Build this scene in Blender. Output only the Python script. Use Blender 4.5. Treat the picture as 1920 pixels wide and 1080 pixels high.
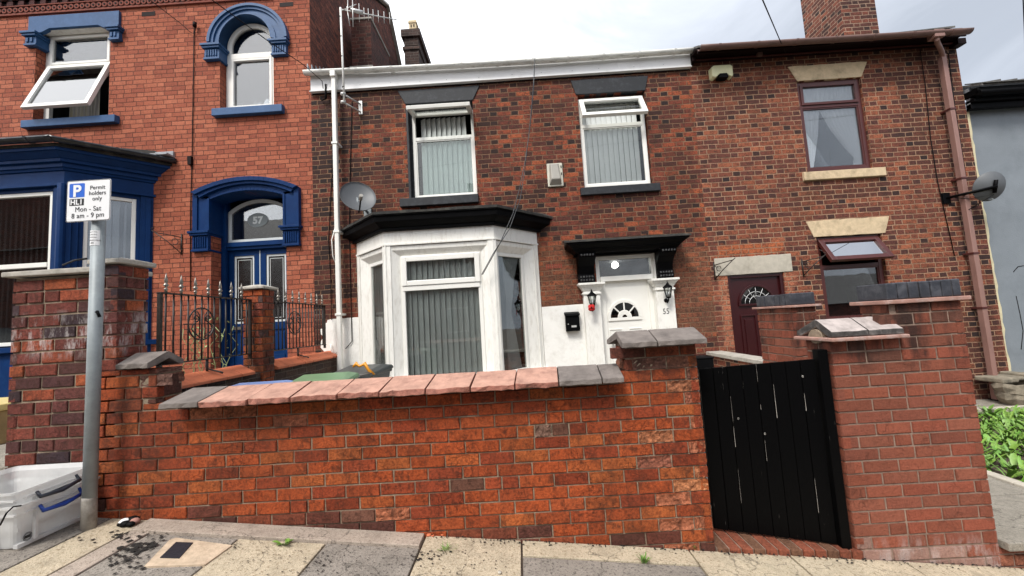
import bpy, bmesh, math, random
from mathutils import Vector, Matrix
random.seed(7)
S = bpy.context.scene
for o in list(bpy.data.objects): bpy.data.objects.remove(o)

# ---------------------------------------------------------------- camera
CX = Vector((0.99812102, 0.06046053, 0.00994712))     # world X in camera axes
CY = Vector((0.01495345, -0.08292369, -0.9964437))    # world Y in camera axes
CZ = Vector((-0.05942067, 0.99472015, -0.08367197))   # world Z in camera axes
EYE = Vector((0, 0, 1.45))
FPX = 733.0
cd = bpy.data.cameras.new('camera'); cam = bpy.data.objects.new('camera', cd); S.collection.objects.link(cam)
cd.sensor_width = 36; cd.lens = FPX / 1920 * 36; cd.clip_start = .05; cd.clip_end = 2000
mr = Matrix((CX, CY, CZ)); mr = mr.to_4x4()
cam.matrix_world = Matrix.Translation(EYE) @ mr
S.camera = cam
def P(px, py, Y):                                     # point on the plane y = Y seen at a photo pixel
    c = Vector((px-960, 540-py, -FPX)); r = Vector((CX.dot(c), CY.dot(c), CZ.dot(c)))
    return EYE + r*(Y/r.y)
GA, GB = .06, -.104
def gz(x): return GA + GB*x
def PG(px, py, up=0):                                 # point on the pavement plane
    c = Vector((px-960, 540-py, -FPX)); r = Vector((CX.dot(c), CY.dot(c), CZ.dot(c)))
    return EYE + r*((GA+up-EYE.z)/(r.z-GB*r.x))

# ---------------------------------------------------------------- light
SUN_EL, SUN_AZ = math.radians(52), math.radians(205)  # azimuth clockwise from +Y
w = bpy.data.worlds.new("World"); S.world = w; w.use_nodes = True
nt = w.node_tree; nt.nodes.clear()
def N(t, ty, **k):
    n = t.nodes.new(ty)
    for a, b in k.items():
        if a.startswith('i_'):
            key = a[2:]; key = int(key) if key.isdigit() else key
            n.inputs[key].default_value = b
        else: setattr(n, a, b)
    return n
L = lambda t, a, b: t.links.new(a, b)
def ramp(t, fac, stops, interp='LINEAR'):
    n = N(t, 'ShaderNodeValToRGB'); n.color_ramp.interpolation = interp
    e = n.color_ramp.elements
    while len(e) < len(stops): e.new(.5)
    for i, (p, c) in enumerate(stops):
        e[i].position = p; e[i].color = (c[0], c[1], c[2], 1) if len(c) == 3 else c
    L(t, fac, n.inputs[0]); return n.outputs[0]
def mix(t, f, a, b, mode='MIX'):
    n = N(t, 'ShaderNodeMix', data_type='RGBA', blend_type=mode)
    for s, v in ((n.inputs[0], f), (n.inputs[6], a), (n.inputs[7], b)):
        if hasattr(v, 'node'): L(t, v, s)
        else: s.default_value = v if not isinstance(v, tuple) else (v+(1,))[:4]
    return n.outputs[2]
def ma(t, op, a, b=0., c=0., clamp=False):
    n = N(t, 'ShaderNodeMath', operation=op, use_clamp=clamp)
    for i, v in enumerate((a, b, c)):
        if hasattr(v, 'node'): L(t, v, n.inputs[i])
        else: n.inputs[i].default_value = v
    return n.outputs[0]
sky = N(nt, 'ShaderNodeTexSky', sky_type='NISHITA', sun_disc=False, sun_elevation=SUN_EL, sun_rotation=SUN_AZ, dust_density=4.0)
tc = N(nt, 'ShaderNodeTexCoord'); sx = N(nt, 'ShaderNodeSeparateXYZ'); L(nt, tc.outputs['Generated'], sx.inputs[0])
cn = N(nt, 'ShaderNodeTexNoise', i_Scale=2.2, i_Detail=7.0, i_Roughness=.55, i_Distortion=.6)
mp = N(nt, 'ShaderNodeMapping'); mp.inputs['Scale'].default_value = (1, 1, 2.2); mp.inputs['Location'].default_value = (.4, .2, .1)
L(nt, tc.outputs['Generated'], mp.inputs[0]); L(nt, mp.outputs[0], cn.inputs[0])
# the cloud deck is thinner and brighter to the left, greyer to the right (a property of that day's sky)
g = ma(nt, 'MULTIPLY_ADD', sx.outputs[0], .42, .30, clamp=True)
g = ma(nt, 'ADD', g, ma(nt, 'MULTIPLY_ADD', cn.outputs[0], .45, -.2), clamp=True)
cloud = ramp(nt, g, [(0, (10, 10.1, 10.3)), (.32, (8.4, 8.6, 8.9)), (.46, (4.2, 4.45, 4.9)), (.6, (2.5, 2.7, 3.05)), (1, (1.9, 2.1, 2.45))])
skyc = mix(nt, .9, sky.outputs[0], cloud)
bg = N(nt, 'ShaderNodeBackground', i_Strength=.12); L(nt, skyc, bg.inputs[0])
L(nt, bg.outputs[0], N(nt, 'ShaderNodeOutputWorld').inputs[0])
sd = bpy.data.lights.new('sun', 'SUN'); sun = bpy.data.objects.new('sun', sd); S.collection.objects.link(sun)
sd.energy = 1.5; sd.angle = math.radians(14); sd.color = (1, .96, .9)
dirv = Vector((math.sin(SUN_AZ)*math.cos(SUN_EL), math.cos(SUN_AZ)*math.cos(SUN_EL), math.sin(SUN_EL)))
sun.rotation_euler = dirv.to_track_quat('Z', 'Y').to_euler(); sun.location = (-4, -8, 12)
S.view_settings.view_transform = 'Standard'; S.view_settings.look = 'None'
S.view_settings.exposure = 1.0; S.view_settings.gamma = 1
S.render.engine = 'CYCLES'

# ---------------------------------------------------------------- materials
def new(name):
    m = bpy.data.materials.new(name); m.use_nodes = True; t = m.node_tree; t.nodes.clear()
    b = N(t, 'ShaderNodeBsdfPrincipled'); L(t, b.outputs[0], N(t, 'ShaderNodeOutputMaterial').inputs[0])
    return m, t, b
def bump(t, b, h, s=.5, d=.01):
    n = N(t, 'ShaderNodeBump', i_Strength=s, i_Distance=d); L(t, h, n.inputs['Height']); L(t, n.outputs[0], b.inputs['Normal'])
def wpos(t): return N(t, 'ShaderNodeNewGeometry').outputs['Position']
def noise(t, sc, det=4., rough=.6, vec=None, dist=0.):
    n = N(t, 'ShaderNodeTexNoise', i_Scale=sc, i_Detail=det, i_Roughness=rough, i_Distortion=dist)
    L(t, vec if vec else wpos(t), n.inputs['Vector']); return n.outputs[0]
def plain(name, c, rough=.5, var=.25, sc=6., dirt=None, dirt_sc=3., dirt_amt=.5, bs=.15, bsc=60., metal=0., spec=.5, stretch=None):
    m, t, b = new(name)
    v = wpos(t)
    if stretch:
        q = N(t, 'ShaderNodeMapping'); q.inputs['Scale'].default_value = stretch; L(t, v, q.inputs[0]); v = q.outputs[0]
    lo = tuple(x*(1-var) for x in c); hi = tuple(min(1, x*(1+var)) for x in c)
    col = ramp(t, noise(t, sc, 6., .65, v), [(.3, lo), (.7, hi)])
    if dirt:
        k = ramp(t, noise(t, dirt_sc, 8., .7, v), [(.5, (0, 0, 0)), (.72, (1, 1, 1))])
        col = mix(t, ma(t, 'MULTIPLY', k, dirt_amt), col, dirt)
    L(t, col, b.inputs['Base Color'])
    b.inputs['Roughness'].default_value = rough; b.inputs['Metallic'].default_value = metal
    b.inputs['Specular IOR Level'].default_value = spec
    if bs: bump(t, b, noise(t, bsc, 4., .6, v), bs, .006)
    return m
def facade_brick(name, stops, mortar, bond='F', LS=.235, H=.08, mw=.011, patches=(), sootx=None, hdr=.25, grain=.85, mortar_var=.35, eff=None, seed=0., rough=.85, weather=None, dirt=.65):
    m, t, b = new(name)
    geo = N(t, 'ShaderNodeNewGeometry'); sp = N(t, 'ShaderNodeSeparateXYZ'); L(t, geo.outputs['Position'], sp.inputs[0])
    sn = N(t, 'ShaderNodeSeparateXYZ'); L(t, geo.outputs['True Normal'], sn.inputs[0])
    side = ma(t, 'GREATER_THAN', ma(t, 'ABSOLUTE', sn.outputs[0]), .5)
    wob = noise(t, 2.5, 3.)
    mx = N(t, 'ShaderNodeMix', data_type='FLOAT'); L(t, side, mx.inputs[0]); L(t, sp.outputs[0], mx.inputs[2]); L(t, sp.outputs[1], mx.inputs[3])
    u = ma(t, 'ADD', mx.outputs[0], 20.)
    u = ma(t, 'ADD', u, ma(t, 'MULTIPLY_ADD', noise(t, 9., 2.), .016, -.008))
    z = ma(t, 'ADD', sp.outputs[2], ma(t, 'MULTIPLY_ADD', wob, .02, 3.))
    z = ma(t, 'ADD', z, ma(t, 'MULTIPLY_ADD', noise(t, 7., 2.), .012, 0.))
    v = ma(t, 'DIVIDE', z, H); row = ma(t, 'FLOOR', v); fv = ma(t, 'SUBTRACT', v, row)
    par = ma(t, 'MODULO', row, 2.)
    wn = N(t, 'ShaderNodeTexWhiteNoise', noise_dimensions='1D'); L(t, ma(t, 'ADD', row, seed), wn.inputs['W'])
    per = LS*1.52 if bond == 'F' else LS
    uu = ma(t, 'ADD', ma(t, 'DIVIDE', u, per), ma(t, 'MULTIPLY', par, .5))
    uu = ma(t, 'ADD', uu, ma(t, 'MULTIPLY', wn.outputs[0], .16))
    cell = ma(t, 'FLOOR', uu); fu = ma(t, 'SUBTRACT', uu, cell)
    if bond == 'F':
        s = ma(t, 'GREATER_THAN', fu, .66)
        lu = ma(t, 'SUBTRACT', fu, ma(t, 'MULTIPLY', s, .66))
        ln = ma(t, 'SUBTRACT', .66, ma(t, 'MULTIPLY', s, .32))
    else:
        s = ma(t, 'MULTIPLY', 0., 0.); lu = fu; ln = 1.
    d = ma(t, 'MULTIPLY', ma(t, 'MINIMUM', lu, ma(t, 'SUBTRACT', ln, lu)), per)
    dv = ma(t, 'MULTIPLY', ma(t, 'MINIMUM', fv, ma(t, 'SUBTRACT', 1., fv)), H)
    d = ma(t, 'MINIMUM', d, dv)
    d = ma(t, 'ADD', d, ma(t, 'MULTIPLY_ADD', noise(t, 55., 5., .7), .014, -.007))
    d = ma(t, 'ADD', d, ma(t, 'MULTIPLY_ADD', noise(t, 3., 3.), .008, -.004))
    mr_ = N(t, 'ShaderNodeMapRange', interpolation_type='SMOOTHSTEP'); L(t, d, mr_.inputs[0])
    mr_.inputs[1].default_value = mw*.5-.0015; mr_.inputs[2].default_value = mw*.5+.0025
    mask = mr_.outputs[0]
    cb = N(t, 'ShaderNodeCombineXYZ'); L(t, ma(t, 'MULTIPLY_ADD', s, .5, cell), cb.inputs[0]); L(t, row, cb.inputs[1]); cb.inputs[2].default_value = seed
    w2 = N(t, 'ShaderNodeTexWhiteNoise', noise_dimensions='3D'); L(t, cb.outputs[0], w2.inputs[0])
    sc_ = N(t, 'ShaderNodeSeparateColor'); L(t, w2.outputs['Color'], sc_.inputs[0])
    rv = ma(t, 'MULTIPLY_ADD', s, hdr, w2.outputs[0])
    big = noise(t, .9, 4., .6)
    rv = ma(t, 'ADD', rv, ma(t, 'MULTIPLY_ADD', big, .9, -.41))
    if sootx:
        a0, a1, am = sootx
        so = N(t, 'ShaderNodeMapRange'); L(t, sp.outputs[0], so.inputs[0]); so.inputs[1].default_value = a0; so.inputs[2].default_value = a1
        rv = ma(t, 'ADD', rv, ma(t, 'MULTIPLY', so.outputs[0], am))
    col = ramp(t, ma(t, 'MULTIPLY', rv, .75, clamp=True), stops)
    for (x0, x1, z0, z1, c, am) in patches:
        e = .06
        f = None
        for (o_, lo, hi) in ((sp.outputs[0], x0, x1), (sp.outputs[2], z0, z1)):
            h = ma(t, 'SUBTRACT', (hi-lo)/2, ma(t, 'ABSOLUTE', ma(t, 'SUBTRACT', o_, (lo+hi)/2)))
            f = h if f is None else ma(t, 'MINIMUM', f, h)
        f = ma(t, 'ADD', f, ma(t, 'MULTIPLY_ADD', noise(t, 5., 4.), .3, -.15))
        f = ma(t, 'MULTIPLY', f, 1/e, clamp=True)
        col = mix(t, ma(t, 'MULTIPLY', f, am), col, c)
    # wear inside each brick
    n1 = noise(t, 50., 7., .75)
    col = mix(t, grain, col, ramp(t, n1, [(.34, (.2, .17, .16)), (.5, (.95, .95, .95)), (.68, (1.6, 1.5, 1.4))]), 'MULTIPLY')
    dk = ramp(t, noise(t, 24., 8., .8), [(.48, (0, 0, 0)), (.6, (1, 1, 1))])
    col = mix(t, ma(t, 'MULTIPLY', dk, dirt), col, (.035, .018, .014))
    if eff:
        ek = ramp(t, noise(t, 6., 8., .75), [(.62, (0, 0, 0)), (.75, (1, 1, 1))])
        col = mix(t, ma(t, 'MULTIPLY', ek, eff), col, (.5, .45, .42))
    mc = ramp(t, noise(t, 4., 6., .7), [(.3, tuple(x*(1-mortar_var) for x in mortar)), (.7, tuple(min(1, x*(1+mortar_var)) for x in mortar))])
    fin = mix(t, mask, mc, col)
    if weather:
        wk = ramp(t, noise(t, 1.4, 6., .65), [(.45, (0, 0, 0)), (.75, (1, 1, 1))])
        fin = mix(t, ma(t, 'MULTIPLY', wk, weather), fin, (.03, .018, .015))
    L(t, fin, b.inputs['Base Color'])
    b.inputs['Roughness'].default_value = rough; b.inputs['Specular IOR Level'].default_value = .25
    hh = ma(t, 'ADD', mask, ma(t, 'MULTIPLY', n1, .5)); hh = ma(t, 'ADD', hh, ma(t, 'MULTIPLY', sc_.outputs[1], .35))
    bump(t, b, hh, 1., .011)
    return m
B57 = facade_brick('red_pressed_brick', [(0, (.46, .15, .085)), (.3, (.40, .12, .066)), (.6, (.33, .092, .052)), (1, (.23, .06, .038))], (.13, .052, .036), 'F', .235, .08, .0075, hdr=.0, grain=.4, seed=3, weather=.12, dirt=.22)
B57G = facade_brick('sooty_gable_brick', [(0, (.30, .10, .06)), (.35, (.23, .07, .045)), (.7, (.13, .045, .032)), (1, (.05, .022, .02))], (.07, .035, .028), 'F', .235, .08, .01, hdr=.1, seed=13, weather=.35)
MIXED = [(0, (.38, .10, .042)), (.2, (.29, .07, .034)), (.42, (.19, .05, .03)), (.62, (.11, .034, .025)), (.8, (.05, .022, .018)), (1, (.026, .017, .017))]
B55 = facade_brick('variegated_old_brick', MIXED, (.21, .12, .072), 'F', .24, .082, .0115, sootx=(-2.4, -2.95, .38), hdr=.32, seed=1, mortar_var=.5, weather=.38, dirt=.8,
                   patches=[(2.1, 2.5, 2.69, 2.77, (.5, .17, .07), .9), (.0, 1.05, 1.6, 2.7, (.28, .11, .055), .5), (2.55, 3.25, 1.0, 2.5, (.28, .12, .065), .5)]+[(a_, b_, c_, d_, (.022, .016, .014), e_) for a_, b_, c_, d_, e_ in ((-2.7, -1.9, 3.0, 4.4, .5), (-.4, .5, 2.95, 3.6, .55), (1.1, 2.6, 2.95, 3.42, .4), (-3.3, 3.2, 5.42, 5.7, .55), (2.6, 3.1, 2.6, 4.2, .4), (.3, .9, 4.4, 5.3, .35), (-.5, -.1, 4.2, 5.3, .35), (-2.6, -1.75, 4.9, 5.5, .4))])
MIX53 = [(0, (.37, .125, .065)), (.25, (.28, .088, .048)), (.5, (.195, .062, .04)), (.75, (.115, .042, .034)), (.9, (.05, .026, .024)), (1, (.03, .02, .022))]
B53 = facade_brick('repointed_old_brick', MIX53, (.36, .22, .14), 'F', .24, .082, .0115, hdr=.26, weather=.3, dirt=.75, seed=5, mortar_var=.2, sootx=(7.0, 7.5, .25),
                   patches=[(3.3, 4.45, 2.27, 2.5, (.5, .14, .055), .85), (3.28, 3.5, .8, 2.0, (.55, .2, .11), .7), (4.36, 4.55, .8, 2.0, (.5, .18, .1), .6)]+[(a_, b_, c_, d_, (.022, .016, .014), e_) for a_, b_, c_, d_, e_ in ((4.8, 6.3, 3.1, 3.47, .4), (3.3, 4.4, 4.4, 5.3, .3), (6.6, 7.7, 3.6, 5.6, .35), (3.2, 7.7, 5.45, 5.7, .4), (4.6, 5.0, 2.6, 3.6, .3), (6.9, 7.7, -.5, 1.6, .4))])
CHIM = facade_brick('sooty_chimney_brick', [(0, (.17, .055, .04)), (.5, (.1, .035, .028)), (1, (.04, .02, .018))], (.14, .09, .07), 'F', .235, .08, .011, seed=9, weather=.3)
CHIMG = facade_brick('grey_chimney_brick', [(0, (.10, .06, .05)), (.5, (.06, .04, .035)), (1, (.03, .022, .02))], (.12, .1, .09), 'S', .235, .08, .012, seed=10)
BLACKB = facade_brick('dark_boundary_brick', [(0, (.1, .06, .045)), (.5, (.06, .04, .035)), (1, (.03, .022, .02))], (.14, .11, .09), 'S', .235, .08, .01, seed=19)
def loose_brick(name, rough=.85, grain=.6, dark=.5, stain=None, eff=None):
    # real bricks: each carries its own colour in an attribute
    m, t, b = new(name)
    a = N(t, 'ShaderNodeAttribute', attribute_name='tint')
    n1 = noise(t, 70., 9., .75); n2 = noise(t, 16., 9., .78, dist=.6); n4 = noise(t, 4., 5., .6); n5 = noise(t, 34., 6., .7, dist=1.2)
    col = mix(t, grain, a.outputs[0], ramp(t, n1, [(.32, (.3, .26, .24)), (.5, (1, 1, 1)), (.72, (1.5, 1.45, 1.4))]), 'MULTIPLY')
    col = mix(t, grain*.8, col, ramp(t, n5, [(.36, (.45, .38, .34)), (.52, (1, 1, 1)), (.7, (1.18, 1.25, 1.3))]), 'MULTIPLY')
    dk = ramp(t, n2, [(.50, (0, 0, 0)), (.60, (1, 1, 1))])
    dk = ma(t, 'MULTIPLY', dk, ramp(t, n4, [(.3, (.35, .35, .35)), (.65, (1, 1, 1))]))
    col = mix(t, ma(t, 'MULTIPLY', dk, dark), col, (.045, .017, .010))
    cr = N(t, 'ShaderNodeTexVoronoi', feature='DISTANCE_TO_EDGE', i_Scale=13.)
    v2 = N(t, 'ShaderNodeVectorMath', operation='MULTIPLY_ADD'); L(t, N(t, 'ShaderNodeTexNoise', i_Scale=14., i_Detail=5.).outputs['Color'], v2.inputs[0]); v2.inputs[1].default_value = (.22,)*3
    L(t, wpos(t), v2.inputs[2]); L(t, v2.outputs[0], cr.inputs[0])
    ck = ramp(t, cr.outputs[0], [(.0, (1, 1, 1)), (.03, (0, 0, 0))])
    ck = ma(t, 'MULTIPLY', ck, ramp(t, noise(t, 3.2, 4.), [(.52, (0, 0, 0)), (.62, (1, 1, 1))]))
    col = mix(t, ma(t, 'MULTIPLY', ck, dark*.6), col, (.06, .02, .012))
    sv_ = N(t, 'ShaderNodeMapping'); sv_.inputs['Scale'].default_value = (1, 1, .3); L(t, wpos(t), sv_.inputs[0])
    st = ramp(t, noise(t, 42., 6., .75, sv_.outputs[0]), [(.54, (0, 0, 0)), (.64, (1, 1, 1))])
    col = mix(t, ma(t, 'MULTIPLY', st, dark*.75), col, (.05, .018, .01))
    zz = N(t, 'ShaderNodeSeparateXYZ'); L(t, wpos(t), zz.inputs[0])
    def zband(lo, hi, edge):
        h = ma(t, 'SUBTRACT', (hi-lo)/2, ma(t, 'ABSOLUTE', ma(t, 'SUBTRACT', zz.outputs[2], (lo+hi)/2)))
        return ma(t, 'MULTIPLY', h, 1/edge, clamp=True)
    lg = ramp(t, noise(t, 1.7, 7., .7, sv_.outputs[0]), [(.45, (0, 0, 0)), (.68, (1, 1, 1))])
    col = mix(t, ma(t, 'MULTIPLY', lg, dark*.75), col, (.06, .024, .014))
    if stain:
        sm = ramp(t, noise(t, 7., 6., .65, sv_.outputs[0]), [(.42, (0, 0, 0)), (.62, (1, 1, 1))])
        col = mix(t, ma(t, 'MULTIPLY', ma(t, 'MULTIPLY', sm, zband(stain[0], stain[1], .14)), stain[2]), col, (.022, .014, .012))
    if eff:
        em_ = ramp(t, noise(t, 11., 8., .75, sv_.outputs[0]), [(.48, (0, 0, 0)), (.6, (1, 1, 1))])
        col = mix(t, ma(t, 'MULTIPLY', ma(t, 'MULTIPLY', em_, zband(eff[0], eff[1], .1)), eff[2]), col, (.55, .5, .48))
    L(t, col, b.inputs['Base Color']); b.inputs['Roughness'].default_value = rough; b.inputs['Specular IOR Level'].default_value = .25
    bump(t, b, ma(t, 'ADD', ma(t, 'ADD', n1, n5), ma(t, 'SUBTRACT', n2, ck)), .9, .006)
    return m
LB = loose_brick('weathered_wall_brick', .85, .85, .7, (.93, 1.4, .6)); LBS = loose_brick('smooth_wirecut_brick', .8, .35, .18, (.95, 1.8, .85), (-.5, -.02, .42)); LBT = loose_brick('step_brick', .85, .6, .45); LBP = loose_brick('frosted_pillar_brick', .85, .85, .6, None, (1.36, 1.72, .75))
def mortar_mat(name, c): return plain(name, c, .95, .35, 18., (c[0]*.35, c[1]*.33, c[2]*.3), 5., .6, .9, 160.)
MORT = mortar_mat('grey_mortar', (.29, .225, .16)); MORTP = mortar_mat('pink_mortar', (.27, .19, .145)); MORTD = mortar_mat('dirty_mortar', (.12, .09, .07))
WHITE = plain('white_plastic', (.82, .81, .76), .35, .03, 3., (.55, .5, .42), 4., .12, .03)
WPAINT = plain('white_gloss_paint', (.82, .81, .76), .4, .04, 3., (.36, .31, .23), 7., .38, .12, 30., stretch=(3, 3, .8))
WREND = plain('white_painted_render', (.82, .81, .77), .7, .05, 3., (.35, .31, .24), 5., .3, .9, 22.)
GUTW = plain('mossy_white_gutter', (.74, .74, .70), .45, .06, 3., (.13, .13, .09), 9., .75, .1, stretch=(.6, 1, 6))
FASC = plain('white_fascia_board', (.74, .74, .74), .4, .04, 2., (.4, .4, .36), 4., .3, .02)
BLUE = plain('royal_blue_paint', (.0015, .025, .105), .5, .15, 3., (.007, .045, .15), 7., .5, .25, 20., spec=.15)
SBLUE = plain('faded_blue_paint', (.012, .068, .185), .55, .12, 4., (.04, .11, .25), 8., .6, .25, 25.)
BLACK = plain('black_gloss_paint', (.002, .002, .0025), .5, .4, 5., (.007, .007, .0075), 9., .5, .25, 25., spec=.08)
MATTB = plain('black_matt', (.004, .004, .0045), .6, .3, spec=.12)
LINT = plain('charcoal_painted_stone', (.009, .011, .015), .65, .15, 6., (.06, .065, .075), 12., .5, .4, 50.)
ASPH = plain('mossy_asphalt_felt', (.025, .024, .022), .9, .4, 14., (.09, .085, .07), 6., .8, .9, 60.)
STONE = plain('buff_sandstone', (.58, .45, .29), .9, .15, 12., (.2, .15, .09), 5., .65, .6, 40.)
STONEG = plain('pale_cast_stone', (.46, .42, .35), .9, .12, 12., (.2, .18, .14), 4., .5, .6, 60.)
CAPST = plain('weathered_cap_stone', (.42, .39, .34), .9, .15, 12., (.12, .11, .09), 8., .7, .6, 60.)
MAROON = plain('rosewood_plastic', (.075, .02, .018), .3, .12, 6., (.1, .035, .03), 10., .4, .06)
DMAR = plain('maroon_door_paint', (.035, .005, .006), .3, .12, 6., None, bs=.05)
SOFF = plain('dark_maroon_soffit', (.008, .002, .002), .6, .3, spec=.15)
BROWNP = plain('faded_brown_plastic', (.27, .15, .125), .45, .08, 3., (.16, .085, .07), 5., .6, .08, stretch=(2, 2, .6))
BROWNG = plain('brown_gutter_plastic', (.15, .085, .07), .45, .12, 3., (.07, .04, .035), 5., .6, .08)
DGUT = plain('black_gutter_plastic', (.012, .014, .018), .3, .3, 5., (.12, .12, .13), 12., .5, .15)
LEAD = plain('lead_flashing', (.3, .31, .33), .5, .3, 9., (.1, .1, .1), 8., .6, .3)
GREYR = plain('grey_painted_render', (.20, .225, .25), .8, .07, 3., (.12, .14, .16), 1.6, .5, .6, 50.)
CREAM = plain('cream_render_edge', (.62, .55, .36), .85, .1, 12., (.3, .25, .15), 8., .5, .6, 50.)
SLATE = plain('roof_slate', (.10, .095, .09), .7, .4, 8., (.2, .2, .17), 6., .5, .4)
POTM = plain('buff_chimney_pot', (.6, .48, .3), .8, .15, 12., (.2, .16, .1), 7., .6, .3)
STEEL = plain('galvanised_steel', (.27, .30, .31), .55, .14, 9., (.15, .16, .16), 5., .5, .25, 30., metal=.25)
ALU = plain('dull_aluminium', (.62, .62, .6), .4, .1, 9., metal=.5)
IRON = plain('black_wrought_iron', (.016, .012, .01), .5, .4, 20., (.09, .04, .02), 15., .5, .3)
BRASS = plain('dull_silver_finial', (.30, .275, .24), .35, .3, 40., metal=.75)
DARK = plain('unlit_room', (.012, .012, .013), .9, .1, bs=0)
GREYB = plain('grey_blind_fabric', (.52, .54, .53), .85, .08, 3., bs=0)
GREYD = plain('charcoal_blind_fabric', (.085, .087, .09), .85, .08, 3., bs=0)
MINTB = plain('pale_mint_blind_fabric', (.72, .82, .79), .85, .05, 3., bs=0)
WHB = plain('white_blind_fabric', (.85, .85, .84), .85, .05, 3., bs=0)
CURT = plain('white_net_curtain', (.88, .88, .89), .85, .08, 9., stretch=(6, 6, .4), bs=.3)
STRC = plain('striped_curtain', (.36, .33, .3), .9, .5, 7., (.4, .32, .12), 12., .8, stretch=(8, 1, .1), bs=0)
TILEO = plain('orange_quarry_tile', (.55, .15, .065), .7, .14, 5., (.2, .07, .04), 9., .45, .35, 60.)
TILEP = plain('pink_worn_coping', (.42, .235, .175), .85, .25, 11., (.17, .075, .055), 8., .75, .8, 40.)
TILEG = plain('sooty_grey_coping', (.17, .145, .13), .9, .25, 9., (.06, .05, .045), 7., .6, .8, 40.)
BLUEB = plain('blue_engineering_brick', (.035, .038, .048), .5, .35, 9., (.11, .11, .12), 9., .6, .5, 40.)
TILEW = plain('whitened_coping', (.38, .33, .31), .9, .25, 12., (.12, .1, .09), 9., .7, .8, 40.)
def slab_mat(name, c, spk, scs=65.):
    m, t, b = new(name)
    crk = N(t, 'ShaderNodeTexVoronoi', feature='DISTANCE_TO_EDGE', i_Scale=1.5)
    vv_ = N(t, 'ShaderNodeVectorMath', operation='MULTIPLY_ADD'); nn_ = N(t, 'ShaderNodeTexNoise', i_Scale=5., i_Detail=6.); L(t, wpos(t), nn_.inputs['Vector']); L(t, nn_.outputs['Color'], vv_.inputs[0]); vv_.inputs[1].default_value = (.35,)*3; L(t, wpos(t), vv_.inputs[2]); L(t, vv_.outputs[0], crk.inputs[0])
    n1 = noise(t, scs, 3., .6); n2 = noise(t, 5., 8., .7); n3 = noise(t, 240., 2., .5)
    col = ramp(t, n2, [(.3, tuple(x*.78 for x in c)), (.7, tuple(min(1, x*1.12) for x in c))])
    col = mix(t, ramp(t, n1, [(.54, (0, 0, 0)), (.66, (1, 1, 1))]), col, spk)
    col = mix(t, .5, col, ramp(t, n3, [(.3, (.4, .4, .4)), (.7, (1.4, 1.4, 1.4))]), 'MULTIPLY')
    st = ramp(t, noise(t, 2.6, 8., .75), [(.56, (0, 0, 0)), (.72, (1, 1, 1))])
    col = mix(t, ma(t, 'MULTIPLY', st, .5), col, tuple(x*.4 for x in c))
    d2 = ramp(t, noise(t, 9., 8., .75), [(.5, (0, 0, 0)), (.66, (1, 1, 1))])
    col = mix(t, ma(t, 'MULTIPLY', d2, .4), col, tuple(x*.38 for x in c))
    ce = ramp(t, crk.outputs[0], [(0, (1, 1, 1)), (.006, (0, 0, 0))]); col = mix(t, ma(t, 'MULTIPLY', ce, .7), col, (.04, .035, .03))
    L(t, col, b.inputs['Base Color']); b.inputs['Roughness'].default_value = .92; b.inputs['Specular IOR Level'].default_value = .2
    bump(t, b, ma(t, 'ADD', n1, n3), .8, .006)
    return m
SLC = slab_mat('cream_paving_slab', (.58, .49, .355), (.34, .27, .18)); SLG = slab_mat('grey_paving_slab', (.32, .285, .245), (.13, .115, .10))
SLP = slab_mat('pinkish_concrete_fillet', (.47, .39, .32), (.28, .23, .19)); SLK = slab_mat('dirty_concrete', (.3, .27, .23), (.16, .14, .12))
TAR = plain('tarmac', (.045, .045, .047), .95, .4, 30., (.1, .1, .1), 60., .5, .9, 120.)
SOIL = plain('garden_soil', (.07, .05, .035), 1., .4, 14., bs=.9)
CONC = slab_mat('path_concrete', (.34, .31, .26), (.22, .2, .17), 60.)
def leafm(name, a, c):
    m, t, b = new(name)
    oi = N(t, 'ShaderNodeAttribute', attribute_name='tint')
    col = mix(t, .5, ramp(t, noise(t, 30., 3.), [(.35, a), (.65, c)]), oi.outputs[0]); L(t, col, b.inputs['Base Color'])
    b.inputs['Roughness'].default_value = .45
    return m
LEAF = leafm('green_leaf', (.1, .2, .03), (.22, .36, .07))
def glass(name, refl=.12, tint=(.9, .93, .92), rough=.0, wav=.0):
    m = bpy.data.materials.new(name); m.use_nodes = True; t = m.node_tree; t.nodes.clear()
    tr = N(t, 'ShaderNodeBsdfTransparent'); tr.inputs[0].default_value = tint+(1,)
    gl = N(t, 'ShaderNodeBsdfGlossy', i_Roughness=rough)
    lw = N(t, 'ShaderNodeLayerWeight', i_Blend=.33)
    f = ma(t, 'MULTIPLY_ADD', lw.outputs['Fresnel'], .8, refl, clamp=True)
    if wav:
        bn = N(t, 'ShaderNodeBump', i_Strength=wav, i_Distance=.01); L(t, noise(t, 3.5, 2.), bn.inputs['Height']); L(t, bn.outputs[0], gl.inputs['Normal'])
    mx = N(t, 'ShaderNodeMixShader'); L(t, f, mx.inputs[0]); L(t, tr.outputs[0], mx.inputs[1]); L(t, gl.outputs[0], mx.inputs[2])
    L(t, mx.outputs[0], N(t, 'ShaderNodeOutputMaterial').inputs[0]); return m
GL = glass('window_glass', .02, (.96, .98, .97), wav=.05); GLS = glass('sky_reflecting_glass', .16, (.85, .88, .9), wav=.05)
GLO = glass('obscured_glass', .1, (.6, .62, .62), .25, .8)
def textile(name, c, r=.5): return plain(name, c, r, .0, bs=0)
INK = textile('black_ink', (.01, .01, .012)); SWHITE = textile('sign_white', (.85, .85, .85), .4); SBL = textile('parking_blue', (.01, .12, .6), .4)
GREYP = textile('frosted_grey', (.22, .25, .26), .6); GREYL = textile('etched_white_glass', (.62, .66, .66), .5)
RED = textile('poppy_red', (.5, .01, .01), .7)
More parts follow.
